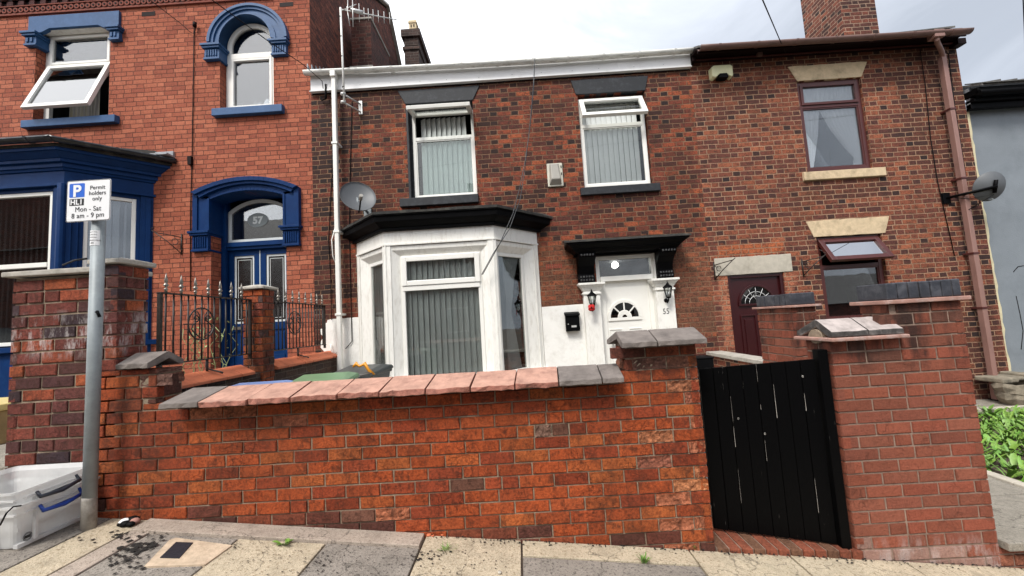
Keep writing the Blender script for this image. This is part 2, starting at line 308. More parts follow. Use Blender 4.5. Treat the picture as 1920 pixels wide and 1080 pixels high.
def plastic(name, c, alpha):
    m, t, b = new(name)
    L(t, ramp(t, noise(t, 5., 5., .7), [(.35, tuple(x*.85 for x in c)), (.65, c)]), b.inputs['Base Color'])
    b.inputs['Roughness'].default_value = .35; b.inputs['Alpha'].default_value = alpha
    return m
CLEAR = plastic('milky_clear_plastic', (.80, .80, .79), .5)
BLUEP = plastic('blue_clip_plastic', (.01, .05, .3), 1); DKP = plastic('dark_clip_plastic', (.03, .035, .05), 1)
GREENP = plastic('faded_green_plastic', (.16, .28, .15), 1); BLKP = plastic('charcoal_plastic', (.05, .055, .055), 1); LBLUE = plastic('pale_blue_plastic', (.22, .32, .6), 1)
ORG = plastic('orange_strap', (.75, .3, .01), 1); YEL = plastic('tan_plastic_box', (.75, .60, .24), 1); CRM = plastic('cream_plastic', (.74, .72, .44), 1)
GREYA = plastic('grey_box_plastic', (.36, .34, .3), 1); BEIGE = plastic('yellowed_white_plastic', (.62, .6, .5), 1)
DISH = plain('grey_dish_metal', (.10, .107, .115), .5, .08, 3., bs=.03)

# ---------------------------------------------------------------- geometry helpers
class F:                                              # upright local frame: u along, n outward, z up
    def __init__(s, ox=0, oy=0, ang=0):
        s.o = Vector((ox, oy, 0)); s.u = Vector((math.cos(ang), math.sin(ang), 0)); s.n = Vector((math.sin(ang), -math.cos(ang), 0))
    def __call__(s, u, n, z): return s.o + s.u*u + s.n*n + Vector((0, 0, z))
class M:
    def __init__(s): s.v = []; s.f = []; s.m = []; s.t = []; s.X = None; s.sm = []
    def pt(s, p):
        p = Vector(p)
        if s.X is not None: p = s.X @ p
        s.v.append(p); return len(s.v)-1
    def face(s, idx, mi=0, tint=None, sm=False): s.f.append(tuple(idx)); s.m.append(mi); s.t.append(tint or (.5, .5, .5)); s.sm.append(sm)
    def poly(s, pts, mi=0, tint=None): s.face([s.pt(p) for p in pts], mi, tint)
    def hexa(s, p, mi=0, tint=None):                  # p: 8 points, bottom loop 0-3, top loop 4-7
        i = [s.pt(q) for q in p]
        for a in ((3, 2, 1, 0), (4, 5, 6, 7), (0, 1, 5, 4), (1, 2, 6, 5), (2, 3, 7, 6), (3, 0, 4, 7)): s.face([i[k] for k in a], mi, tint)
    def box(s, x0, x1, y0, y1, z0, z1, mi=0, tint=None):
        s.hexa([(x0, y0, z0), (x1, y0, z0), (x1, y1, z0), (x0, y1, z0), (x0, y0, z1), (x1, y0, z1), (x1, y1, z1), (x0, y1, z1)], mi, tint)
    def fbox(s, fr, u0, u1, n0, n1, z0, z1, mi=0, tint=None):
        s.hexa([fr(u0, n1, z0), fr(u1, n1, z0), fr(u1, n0, z0), fr(u0, n0, z0), fr(u0, n1, z1), fr(u1, n1, z1), fr(u1, n0, z1), fr(u0, n0, z1)], mi, tint)
    def prism(s, a, b, mi=0, tint=None, caps=True):   # two matching loops
        ia = [s.pt(p) for p in a]; ib = [s.pt(p) for p in b]; n = len(a)
        for k in range(n): s.face((ia[k], ia[(k+1) % n], ib[(k+1) % n], ib[k]), mi, tint)
        if caps: s.face(ia[::-1], mi, tint); s.face(ib, mi, tint)
    def fprism(s, fr, uz, n0, n1, mi=0, tint=None): s.prism([fr(u, n1, z) for u, z in uz], [fr(u, n0, z) for u, z in uz], mi, tint)
    def tube(s, pts, r, seg=8, mi=0, caps=True, tint=None):
        pts = [Vector(p) for p in pts]; rs = r if isinstance(r, (list, tuple)) else [r]*len(pts); rings = []
        ref = None
        for k, p in enumerate(pts):
            d = (pts[min(k+1, len(pts)-1)] - pts[max(k-1, 0)]).normalized()
            if ref is None or abs(ref.dot(d)) > .98: ref = Vector((0, 0, 1)) if abs(d.z) < .9 else Vector((1, 0, 0))
            a = d.cross(ref).normalized(); b2 = d.cross(a)
            ref = -b2 if False else ref
            rings.append([s.pt(p + (a*math.cos(q*2*math.pi/seg) + b2*math.sin(q*2*math.pi/seg))*rs[k]) for q in range(seg)])
        for k in range(len(rings)-1):
            for q in range(seg): s.face((rings[k][q], rings[k][(q+1) % seg], rings[k+1][(q+1) % seg], rings[k+1][q]), mi, tint, True)
        if caps: s.face(rings[0][::-1], mi, tint); s.face(rings[-1], mi, tint)
    def lathe(s, prof, o=(0, 0, 0), seg=20, mi=0, mat=None, sx=1., tint=None):
        o = Vector(o); mat = mat or Matrix.Identity(3); rings = []
        for r, z in prof: rings.append([s.pt(o + mat @ Vector((r*math.cos(q*2*math.pi/seg)*sx, r*math.sin(q*2*math.pi/seg), z))) for q in range(seg)])
        for k in range(len(rings)-1):
            for q in range(seg): s.face((rings[k][q], rings[k][(q+1) % seg], rings[k+1][(q+1) % seg], rings[k+1][q]), mi, tint, True)
        s.face(rings[0][::-1], mi, tint); s.face(rings[-1], mi, tint)
    def build(s, name, mats, parent=None, bev=0., label=None):
        me = bpy.data.meshes.new(name); me.from_pydata([tuple(v) for v in s.v], [], s.f)
        if not isinstance(mats, (list, tuple)): mats = [mats]
        for m in mats: me.materials.append(m)
        for i, p in enumerate(me.polygons): p.material_index = s.m[i]; p.use_smooth = s.sm[i]
        if any(t != (.5, .5, .5) for t in s.t):
            at = me.attributes.new('tint', 'FLOAT_COLOR', 'CORNER')
            k = 0
            for i, p in enumerate(me.polygons):
                for _ in range(p.loop_total): at.data[k].color = (*s.t[i], 1); k += 1
        bm = bmesh.new(); bm.from_mesh(me); bmesh.ops.recalc_face_normals(bm, faces=bm.faces); bm.to_mesh(me); bm.free()
        o = bpy.data.objects.new(name, me); S.collection.objects.link(o)
        if parent is not None:
            o.parent = parent
            if parent.type == 'EMPTY': o.matrix_parent_inverse = Matrix.Translation(-Vector(parent.location))
        if bev:
            b = o.modifiers.new('bevel', 'BEVEL'); b.width = bev; b.segments = 2; b.limit_method = 'ANGLE'; b.angle_limit = .6
        if label: o['label'] = label
        return o
def thing(name, label, cat, loc=(0, 0, 0), group=None):
    o = bpy.data.objects.new(name, None); S.collection.objects.link(o); o.location = loc; o.empty_display_size = .2
    o['label'] = label; o['category'] = cat
    if group: o['group'] = group
    return o
def tag(o, label, cat, group=None):
    o['label'] = label; o['category'] = cat
    if group: o['group'] = group
    return o
def struct(o, kind='structure'): o['kind'] = kind; return o
def text(body, size, fr, u, n, z, mat, name, parent, align='CENTER', bold=0., sx=1., ext=.0008):
    c = bpy.data.curves.new('t', 'FONT'); c.body = body; c.size = size; c.align_x = align; c.extrude = ext; c.offset = bold; c.space_character = 1.05
    o = bpy.data.objects.new('t', c); S.collection.objects.link(o); bpy.context.view_layer.update()
    me = bpy.data.meshes.new_from_object(o.evaluated_get(bpy.context.evaluated_depsgraph_get()))
    bpy.data.objects.remove(o); bpy.data.curves.remove(c)
    for v in me.vertices: v.co = fr(u+v.co.x*sx, n+v.co.z, z+v.co.y)
    me.materials.clear(); me.materials.append(mat)
    o = bpy.data.objects.new(name, me); S.collection.objects.link(o); o.parent = parent
    if parent.type == 'EMPTY': o.matrix_parent_inverse = Matrix.Translation(-Vector(parent.location))
    return o
FRONT = F(0, 6.4, 0)

def wall_sheet(m, fr, u0, u1, z0, z1, holes, depth, mi=0):
    us = sorted({u0, u1, *[h[0] for h in holes], *[h[1] for h in holes]}); zs = sorted({z0, z1, *[h[2] for h in holes], *[h[3] for h in holes]})
    for a, b in zip(us, us[1:]):
        for c, d in zip(zs, zs[1:]):
            um, zm = (a+b)/2, (c+d)/2
            if any(h[0] < um < h[1] and h[2] < zm < h[3] for h in holes): continue
            m.poly([fr(a, 0, c), fr(b, 0, c), fr(b, 0, d), fr(a, 0, d)], mi)
    for a, b, c, d in holes:
        for (p, q) in (((a, c), (a, d)), ((b, d), (b, c)), ((b, c), (a, c)), ((a, d), (b, d))):
            m.poly([fr(p[0], 0, p[1]), fr(q[0], 0, q[1]), fr(q[0], -depth, q[1]), fr(p[0], -depth, p[1])], mi)

# real brickwork: every brick a jittered block over a recessed mortar core
def tintf(pal, r=None):
    c = random.choice(pal); k = random.uniform(.82, 1.15)
    return tuple(min(1, x*k) for x in c)
def brick_face(m, fr, u0, u1, z0f, z1f, pal, Lb=.232, H=.08, j=.011, th=.05, zoff=0., spall=0., spallfn=None, bond='S', jit=.002, ends=False, seed=0, closer=False, chip=None, colfn=None):
    """bricks laid on face n=0 of frame, from base z0f(u) to top z1f(u)"""
    rnd = random.Random(seed)
    r0 = int(math.floor((min(z0f(u0), z0f(u1))-zoff)/H))-1; r1 = int(math.ceil((max(z1f(u0), z1f(u1))-zoff)/H))+1
    for r in range(r0, r1):
        zb = zoff + r*H; zt = zb + H - j
        u = u0 - (.5*Lb if (r % 2) else 0.) - (0 if closer else rnd.uniform(0, .045))
        bat = 0
        while u < u1:
            ln = Lb
            if bat: ln, bat = Lb*.5, bat-1
            elif rnd.random() < .09: ln, bat = Lb*.5, 1
            elif rnd.random() < .04: ln = Lb*.985
            a, b = max(u, u0), min(u+ln-j, u1); u += ln
            if b-a < .02: continue
            mid = (a+b)/2
            lo, hi = z0f(mid), z1f(mid)
            bb, tt = max(zb, lo), min(zt, hi)
            if tt-bb < .012 or zb+H*.5 < lo-.03: continue
            c = colfn(mid, (bb+tt)/2, rnd) if colfn else None
            if c is None: c = rnd.choice(pal)
            k = rnd.uniform(.82, 1.16); c = tuple(min(1, x*k) for x in c)
            out = rnd.uniform(-jit, jit)
            sp = rnd.random() < (spallfn(mid, (bb+tt)/2) if spallfn else spall)
            J = lambda s_: rnd.uniform(-s_, s_)
            if sp:                                    # a frost-blown face: broken surface further back, pinkish
                nx, nz = 9, 4; g = {}
                pc = (min(1, c[0]*.9+.1), c[1]*1.2+.06, c[2]*1.2+.05)
                dp = [rnd.uniform(.001, .009) for _ in range(4)]
                for i in range(nx+1):
                    for k2 in range(nz+1):
                        fu, fz = i/nx, k2/nz
                        dep = (dp[0]*(1-fu)+dp[1]*fu)*(1-fz)+(dp[2]*(1-fu)+dp[3]*fu)*fz
                        edge = i in (0, nx) or k2 in (0, nz)
                        dd = min(.0078, dep*(.5 if edge else 1)+rnd.uniform(-.006, .004))
                        g[i, k2] = m.pt(fr(a+(b-a)*fu+(0 if i in (0, nx) else J(.004)), out-dd, bb+(tt-bb)*fz+(J(.002) if edge else J(.003))))
                for i in range(nx):
                    for k2 in range(nz):
                        kk = rnd.uniform(.75, 1.2); m.face((g[i, k2], g[i+1, k2], g[i+1, k2+1], g[i, k2+1]), 0, tuple(x*kk for x in pc))
                loop = [g[i, 0] for i in range(nx+1)]+[g[nx, k2] for k2 in range(1, nz+1)]+[g[i, nz] for i in range(nx-1, -1, -1)]+[g[0, k2] for k2 in range(nz-1, 0, -1)]
                back = [m.pt(m.v[q] - fr.n*th) for q in loop]
                for q in range(len(loop)): m.face((loop[q], back[q], back[(q+1) % len(loop)], loop[(q+1) % len(loop)]), 0, c)
                continue
            e = .0035
            # chamfered front edge, corners knocked about
            co = [(a, bb), (b, bb), (b, tt), (a, tt)]
            outer = [(x+J(.0015), z+J(.0015)) for x, z in co]
            inner = [(x+(e if i in (0, 3) else -e)*rnd.uniform(.6, 1.8), z+(e if i in (0, 1) else -e)*rnd.uniform(.6, 1.6)) for i, (x, z) in enumerate(outer)]
            tw = [J(.0012) for _ in range(4)]
            fi = [m.pt(fr(x, out+tw[i], z)) for i, (x, z) in enumerate(inner)]
            fo = [m.pt(fr(x, out-e, z)) for x, z in outer]; bo = [m.pt(fr(x, -th, z)) for x, z in outer]
            m.face(fi, 0, c)
            for q in range(4):
                m.face((fo[q], fo[(q+1) % 4], fi[(q+1) % 4], fi[q]), 0, tuple(x*.8 for x in c)); m.face((bo[q], bo[(q+1) % 4], fo[(q+1) % 4], fo[q]), 0, c)

# ================================================================ setting
def sheet(name, pts, mat): m = M(); m.poly(pts); return struct(m.build(name, mat))
# ground to the horizon, stepping down behind the row with the hill
m = M()
gx = [-400, -60, -12, 12, 60, 400]
def gzz(x): return gz(max(-60, min(60, x))) - .35
for a, b in zip(gx, gx[1:]):
    m.poly([(a, -400, gzz(a)), (b, -400, gzz(b)), (b, 400, gzz(b)), (a, 400, gzz(a))])
struct(m.build('ground', SOIL))
m = M(); m.poly([(-60, -8.2, gz(-60)-.13), (60, -8.2, gz(60)-.13), (60, 1.0, gz(60)-.13), (-60, 1.0, gz(-60)-.13)]); struct(m.build('road', TAR))
# pavement: slabs as one structure, laid in courses with open joints
m = M()
def gp(x, y, dz=0): return (x, y, gz(x)+dz)
def slab(x0, x1, y0, y1, mi, g=.006, top=0., y1b=None):
    dz = random.uniform(-.002, .002)+top
    yb = y1 if y1b is None else y1b
    t = [gp(x0+g, y0+g, dz), gp(x1-g, y0+g, dz+random.uniform(-.002, .002)), gp(x1-g, yb-g, dz), gp(x0+g, y1-g, dz)]
    m.prism([(p[0], p[1], p[2]-.08) for p in t], t, mi)
xs = [-60, -4.6, -3.8, -3.25, -2.69, -2.44, -2.31, -1.76, -1.23, -.665, -.06, .98, 1.6, 2.3, 3.0, 60]
kinds = [3, 1, 0, 1, 0, 2, 1, 0, 1, 0, 1, 0, 0, 0, 0]
for k in range(len(xs)-1):
    a, b = xs[k], xs[k+1]; kd = kinds[k]
    yt = 2.49 if a > -.7 else 2.455
    if a < -2.6: yt = 2.6
    if a < -2.4 and a > -2.6: yt = 2.6
    if a >= -.1 and a < .9: slab(a, b, 1.75, 2.43, kd)
    elif a == -.665: slab(a, b, 1.75, 2.6, kd)
    elif a >= .9: slab(a, b, 1.75, 2.6, kd)
    elif kd == 2: slab(a, b, 1.15, yt, kd)
    else: slab(a, b, 1.9 if a > -2.6 else 1.75, yt, kd)
    slab(a, b, 1.15, 1.9 if (a > -2.44 and a < -.7) else 1.75, (kd+1) % 2)
slab(-.06, .98, 2.43, 2.6, 0, top=.001)
slab(-2.44, -.67, 2.455, 2.6, 2, g=.004, top=.012)          # concrete fillet along the wall foot
m.prism([(-60, 1.0, gz(-60)-.3), (60, 1.0, gz(60)-.3), (60, 1.14, gz(60)-.3), (-60, 1.14, gz(-60)-.3)], [(-60, 1.0, gz(-60)), (60, 1.0, gz(60)), (60, 1.14, gz(60)), (-60, 1.14, gz(-60))], 3)
m.poly([gp(-60, 1.0, -.02), gp(60, 1.0, -.02), gp(60, 2.62, -.02), gp(-60, 2.62, -.02)], 4)
struct(m.build('pavement', [SLC, SLG, SLP, SLK, MORTD], bev=.004))
# garden floors
def yard(name, x0, x1, y0, y1, z0, z1, mat):
    m = M(); m.box(x0, x1, y0, y1, min(z0, z1)-.3, z0); return struct(m.build(name, mat))
yard('yard', -3.05, 2.9, 2.84, 6.4, .08, .08, CONC)
yard('yard', -10, -3.3, 2.85, 6.4, .62, .62, CONC)
# ================================================================ windows and doors
def blinds(parent, fr, u0, u1, z0, z1, n, mat, pitch=.085, gap=None, ang=.5, name='blind'):
    m = M(); u = u0; rnd = random.Random(int(u0*1000))
    while u < u1:
        if not (gap and gap[0] < u < gap[1]):
            c, s = math.cos(ang+rnd.uniform(-.1, .1))*pitch*.57, math.sin(ang)*pitch*.5
            uc = u+pitch/2; sh = rnd.uniform(-.006, .006)
            a = (uc-c, n-s); b = (uc+c+sh, n+s)
            m.prism([fr(a[0], a[1], z0), fr(b[0], b[1], z0), fr(b[0], b[1]+.002, z0), fr(a[0], a[1]+.002, z0)],
                    [fr(a[0], a[1], z1), fr(b[0]-sh, b[1], z1), fr(b[0]-sh, b[1]+.002, z1), fr(a[0], a[1]+.002, z1)])
        u += pitch
    return m.build(name, mat, parent)
def framebars(m, fr, u0, u1, z0, z1, n0, n1, w, mi=0):
    m.fbox(fr, u0, u0+w, n0, n1, z0, z1, mi); m.fbox(fr, u1-w, u1, n0, n1, z0, z1, mi)
    m.fbox(fr, u0+w, u1-w, n0, n1, z1-w, z1, mi); m.fbox(fr, u0+w, u1-w, n0, n1, z0, z0+w, mi)
def room(parent, fr, u0, u1, z0, z1, n, d=.9, mat=None):
    m = M(); w = .05
    m.fbox(fr, u0-w, u1+w, n-d-.02, n-d, z0-w, z1+w); m.fbox(fr, u0-w-.02, u0-w, n-d, n-.02, z0-w, z1+w); m.fbox(fr, u1+w, u1+w+.02, n-d, n-.02, z0-w, z1+w)
    m.fbox(fr, u0-w, u1+w, n-d, n-.02, z1+w, z1+w+.02); m.fbox(fr, u0-w, u1+w, n-d, n-.02, z0-w-.02, z0-w)
    return m.build('room_lining', mat or DARK, parent)
def pane(parent, fr, u0, u1, z0, z1, n, mat, name='pane'):
    m = M(); m.fbox(fr, u0, u1, n-.004, n, z0, z1); return m.build(name, mat, parent)
def window(house, fr, u0, u1, z0, z1, n, mat, tz=None, gl=GL, open_=None, fw=.06, sash=.045, label=None, gl2=None, rm=True, dep=.7):
    """frame with top light and bottom light; open_ = ('top'|'bottom', degrees)"""
    m = M(); framebars(m, fr, u0, u1, z0, z1, n-.06, n, fw)
    if tz: m.fbox(fr, u0+fw, u1-fw, n-.055, n-.002, tz-.03, tz+.03)
    fo = m.build('window_frame' if house.type == 'EMPTY' else 'frame', mat, house, .004, label)
    W = fo
    lights = [('bottom', z0+fw, (tz-.03) if tz else z1-fw)] + ([('top', tz+.03, z1-fw)] if tz else [])
    for nm, a, b in lights:
        X = None
        if open_ and open_[0] == nm:
            an = math.radians(open_[1]); piv = fr(0, n, b+.01)
            ax = fr.u
            X = Matrix.Translation(piv) @ Matrix.Rotation(-an, 4, ax) @ Matrix.Translation(-piv)
            m = M(); m.X = X; framebars(m, fr, u0+fw-.035, u1-fw+.035, a-.03, b+.03, n-.03, n+.03, .075)
            m.build('opening_sash', mat, W, .006)
            m = M(); m.X = X; m.fbox(fr, u0+fw+.03, u1-fw-.03, n-.004, n, a+.03, b-.03); m.build('pane', gl2 or gl, W)
            for uu in (u0+fw-.01, u1-fw+.01):         # stay arms
                m = M(); m.tube([fr(uu, n-.02, b-.12), X @ fr(uu, n-.02, b-(b-a)*.55)], .006, 6); m.build('stay_arm', ALU, W)
        else:
            if nm == 'top':
                m = M(); framebars(m, fr, u0+fw-.01, u1-fw+.01, a-.01, b+.01, n-.03, n+.018, sash); m.build('sash', mat, W, .005)
                pane(W, fr, u0+fw+.02, u1-fw-.02, a+.02, b-.02, n-.012, gl)
            else:
                m = M(); framebars(m, fr, u0+fw, u1-fw, a, b, n-.04, n-.012, .018); m.build('glazing_bead', mat, W)
                pane(W, fr, u0+fw, u1-fw, a, b, n-.03, gl)
    if rm: room(W, fr, u0+fw, u1-fw, z0+fw, z1-fw, n-.06, dep)
    return W
def lintel(parent, fr, u0, u1, z0, z1, taper, mat, proud=.02, name='lintel', rough=.006):
    m = M(); rnd = random.Random(int(u0*77)); n = 12
    top = [(u0+(u1-u0)*i/n, z1+rnd.uniform(-rough, rough)) for i in range(n+1)]; bot = [(u1-taper-(u1-u0-2*taper)*i/n, z0+rnd.uniform(-rough, rough)*.4) for i in range(n+1)]
    loop = top+bot
    m.fprism(fr, loop[::-1], -.1, proud); return m.build(name, mat, parent, .006)
def sill(parent, fr, u0, u1, z0, z1, mat, proud=.08, name='window_sill'):
    m = M(); m.prism([fr(u0, -.12, z0), fr(u0, -.12, z1+.02), fr(u0, proud, z1), fr(u0, proud, z0)], [fr(u1, -.12, z0), fr(u1, -.12, z1+.02), fr(u1, proud, z1), fr(u1, proud, z0)])
    return m.build(name, mat, parent, .008)
def gutter(parent, p0, p1, mat, r=.06, name='gutter', joints=6, sag=.0, rnd=None):
    p0, p1 = Vector(p0), Vector(p1); d = (p1-p0).normalized(); out = Vector((d.y, -d.x, 0)); m = M(); n = 24; seg = 9
    rings = []
    for i in range(n+1):
        c = p0.lerp(p1, i/n) + Vector((0, 0, -sag*math.sin(math.pi*i/n)+random.uniform(-.001, .001)))
        ring = []
        for k in range(seg+1):
            a = math.pi*k/seg; ring.append(m.pt(c + out*(-math.cos(a)*r) + Vector((0, 0, -math.sin(a)*r*.95))))
        for k in range(seg, -1, -1):
            a = math.pi*k/seg; ring.append(m.pt(c + out*(-math.cos(a)*(r-.006)) + Vector((0, 0, -math.sin(a)*(r-.006)*.95))))
        rings.append(ring)
    q = len(rings[0])
    for i in range(n):
        for k in range(q): m.face((rings[i][k], rings[i][(k+1) % q], rings[i+1][(k+1) % q], rings[i+1][k]), 0, None, True)
    m.face(rings[0]); m.face(rings[-1][::-1])
    g = m.build(name, mat, parent)
    for j in range(joints):
        c0 = p0.lerp(p1, (j+.5)/joints) + Vector((0, 0, -sag*math.sin(math.pi*(j+.5)/joints))); m = M()
        for k in range(seg):
            a, b = math.pi*k/seg, math.pi*(k+1)/seg
            f = lambda an, rr, s_: c0 + d*s_ + out*(-math.cos(an)*rr) + Vector((0, 0, -math.sin(an)*rr*.95-.001))
            w_ = .018
            m.prism([f(a, r+.001, -w_), f(b, r+.001, -w_), f(b, r+.007, -w_), f(a, r+.007, -w_)], [f(a, r+.001, w_), f(b, r+.001, w_), f(b, r+.007, w_), f(a, r+.007, w_)])
        m.build('gutter_bracket', mat, g)
    return g
def arc(cx, cz, a, b, t0, t1, n): return [(cx+a*math.cos(t0+(t1-t0)*i/n), cz+b*math.sin(t0+(t1-t0)*i/n)) for i in range(n+1)]
def band(m, fr, outer, inner, n0, n1, mi=0):
    for i in range(len(outer)-1):
        q = [outer[i], outer[i+1], inner[i+1], inner[i]]
        m.prism([fr(u, n0, z) for u, z in q], [fr(u, n1, z) for u, z in q], mi)
def curtain(parent, fr, top, bot, n, mat, folds=9, amp=.025, name='curtain', z1=None):
    """top/bot: (uL, uR, z) lists of stations from top to bottom"""
    m = M(); K = folds*6; rows = []
    st = top+bot
    for (a, b, z) in st: rows.append([m.pt(fr(a+(b-a)*k/K, n+amp*math.sin(k*2*math.pi/6+z)*(1 if b-a > .25 else .6), z)) for k in range(K+1)])
    for r in range(len(rows)-1):
        for k in range(K): m.face((rows[r][k], rows[r][k+1], rows[r+1][k+1], rows[r+1][k]), 0, None, True)
    return m.build(name, mat, parent)

# ================================================================ house 57 (left, red brick, blue paint)
H57 = thing('brick_house', 'tall red brick end house with royal blue arches and bay, numbered 57 over the door', 'house', (-6.8, 6.4, .6), 'terraced houses')
UW = (P(85, 222, 6.53).x, P(206, 214, 6.53).x, P(85, 222, 6.53).z, P(85, 70, 6.53).z, P(88, 117, 6.53).z)
holes = [(-8.2, -6.87, 5.38, 7.06), (-4.92, -3.98, 5.37, 7.06), (-5.06, -3.79, .62, 3.90), (-8.6, -6.75, 1.5, 4.2)]
m = M(); wall_sheet(m, FRONT, -10.5, -3.33, .2, 8.25, holes, .22)
m.build('front_wall', B57, H57)
m = M()
gy, gzr = 10.84, 10.9
m.prism([(-3.33, 6.4, .2), (-3.33, 14.6, .2), (-3.33, 14.6, 7.2), (-3.33, gy, gzr), (-3.33, 6.4, 8.25)], [(-3.55, 6.4+.01, .2), (-3.55, 14.6, .2), (-3.55, 14.6, 7.2), (-3.55, gy, gzr-.01), (-3.55, 6.41, 8.24)])
m.build('gable_wall', B57G, H57)
m = M()
for (y0, z0, y1, z1) in ((5.95, 8.3, gy, gzr+.08), (gy, gzr+.08, 14.7, 7.2)):
    m.prism([(-10.5, y0, z0), (-3.27, y0, z0), (-3.27, y1, z1), (-10.5, y1, z1)], [(-10.5, y0, z0+.05), (-3.27, y0, z0+.05), (-3.27, y1, z1+.05), (-10.5, y1, z1+.05)])
rf = m.build('roof', SLATE, H57)
m = M()
m.prism([(-3.35, 5.95, 8.34), (-3.35, gy, gzr+.13), (-3.35, 14.7, 7.25), (-3.35, 14.7, 7.19), (-3.35, gy, gzr+.07), (-3.35, 5.95, 8.28)], [(-3.25, 5.95, 8.34), (-3.25, gy, gzr+.13), (-3.25, 14.7, 7.25), (-3.25, 14.7, 7.19), (-3.25, gy, gzr+.07), (-3.25, 5.95, 8.28)])
m.build('verge_tile', CAPST, rf)
# eaves: dark shadow course, corbel table and scalloped string
m = M()
e1 = -3.98; SD = P(200, 15, 6.36).z-7.175
m.fbox(FRONT, -10.5, e1, .0, .035, SD+7.165, SD+7.20); m.fbox(FRONT, -10.5, e1, 0, .05, SD+7.31, SD+7.33)
u = -10.5
while u < e1-.05:                                     # scalloped string: little upright lobes with a dimple
    m.fprism(FRONT, arc(u+.05, SD+7.25, .046, .048, 0, 2*math.pi, 10)[:-1][::-1], .0, .045); m.fprism(FRONT, arc(u+.05, SD+7.25, .017, .018, 0, 2*math.pi, 8)[:-1][::-1], .045, .052, 1)
    u += .1
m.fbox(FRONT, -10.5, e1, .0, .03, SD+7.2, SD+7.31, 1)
m.build('scalloped_string', [plain('terracotta_moulding', (.2, .05, .03), .85, .2, 8., (.05, .02, .016), 6., .6), SOFF], H57)
m = M()
for r in range(9):
    u = -10.5+(.11 if r % 2 else 0)
    while u < e1-.1:
        m.fbox(FRONT, u, u+.1+random.uniform(-.01, .01), 0, .05+.035*r, SD+7.335+r*.085, SD+7.41+r*.085, 0, None); u += .2
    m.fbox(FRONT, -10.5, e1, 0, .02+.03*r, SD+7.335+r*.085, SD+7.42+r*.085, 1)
m.build('corbel_table', [plain('sooty_corbel_brick', (.07, .022, .02), .9, .5, 9.), SOFF], H57)
gutter(H57, (-10.5, 5.9, 8.35), (-3.4, 5.9, 8.35), DGUT, .06)
# upper left window, with blue lintel and corbel brackets
wn = window(H57, FRONT, UW[0], UW[1]+.03, 5.40, UW[3]+.03, -.13, WHITE, UW[4]-.09, GLS, ('bottom', 20), label='white window with its lower sash pushed wide open', gl2=glass('sky_mirror_glass', .34, (.8, .83, .85)))
m = M(); m.fbox(FRONT, -8.22, UW[0], -.22, -.15, 5.38, 7.06); m.fbox(FRONT, UW[0], -6.87, -.2, -.10, UW[3]+.03, 7.09); m.build('frame_extension', WHITE, wn, .004)
curtain(wn, FRONT, [(-7.9, -7.35, 6.85)], [(-7.9, -7.38, 5.5)], -.3, STRC, 8, .03)
m = M()
LZ0, LZ1, LX0, LX1 = P(150, 55, 6.35).z, P(150, 24, 6.35).z, P(52, 45, 6.35).x, P(222, 30, 6.35).x
m.fprism(FRONT, [(LX0+.03, LZ0), (LX0+.24, LZ0), (LX0+.38, LZ0+.065), (LX1-.37, LZ0+.065), (LX1-.25, LZ0), (LX1, LZ0), (LX1, LZ1), (LX0, LZ1), (LX0, LZ0)][::-1], -.02, .045)
lt = m.build('lintel', SBLUE, H57, .006)
m = M()
m.fbox(FRONT, -8.18, -6.9, -.12, -.0, LZ0+.05, LZ0+.12); m.build('lintel_soffit', WPAINT, lt)
def corbel(parent, u0, u1, zt, h=.27, flutes=4, mat=SBLUE, back=-.2):
    m = M()
    m.fbox(FRONT, u0-.04, u1+.04, back, .12, zt-.04, zt); m.fbox(FRONT, u0-.02, u1+.02, back, .10, zt-.075, zt-.04)
    m.fbox(FRONT, u0, u1, back, .06, zt-h+.03, zt-.075)
    m.fbox(FRONT, u0-.01, u1+.01, back, .075, zt-h, zt-h+.035)
    w_ = (u1-u0-.05)/flutes
    for k in range(flutes): m.fbox(FRONT, u0+.03+k*w_, u0+.03+k*w_+w_*.55, .06, .078, zt-h+.06, zt-.10)
    return m.build('corbel', mat, parent, .005)
corbel(lt, P(47, 70, 6.34).x, P(68, 70, 6.34).x, P(55, 56, 6.28).z, .24, 2); corbel(lt, P(205, 60, 6.34).x, P(223, 60, 6.34).x, P(55, 56, 6.28).z, .24, 2)
sill(wn, FRONT, -8.30, -6.67, 5.24, 5.37, SBLUE, .09)
# arched window
AC, AZ = -4.45, 6.60
m = M(); fr = FRONT; N_ = 28
out_ = arc(AC, AZ, .44, .44, math.pi, 0, N_); inn_ = arc(AC, AZ, .365, .36, math.pi, 0, N_)
band(m, fr, out_, inn_, -.19, -.13)
m.fbox(fr, -4.89, -4.815, -.19, -.13, 5.38, AZ); m.fbox(fr, -4.085, -4.01, -.19, -.13, 5.38, AZ)
m.fbox(fr, -4.815, -4.085, -.19, -.13, 5.38, 5.47); m.fbox(fr, -4.815, -4.085, -.19, -.115, 6.37, 6.47)
m.fbox(fr, -4.97, -4.895, -.21, -.15, 5.37, 6.4)
aw = m.build('window_frame', WHITE, H57, .004, 'round headed white window under a blue arch')
m = M(); m.fprism(fr, (arc(AC, AZ, .37, .365, 0, math.pi, 20)+[(-4.82, 6.46), (-4.08, 6.46)]), -.165, -.16); m.build('pane', GLS, aw)
pane(aw, fr, -4.82, -4.08, 5.44, 6.4, -.16, GLS)
m = M(); framebars(m, fr, -4.815, -4.085, 5.46, 6.38, -.17, -.118, .045); m.build('sash', WHITE, aw, .004)
room(aw, fr, -4.9, -4.0, 5.45, 7.1, -.2, .6, GREYP)
sill(aw, fr, -5.0, -3.79, 5.23, 5.36, SBLUE, .09)
m = M()
A2 = P(461.5, 60, 6.3).x; Z2 = P(461, 5, 6.3).z-.665
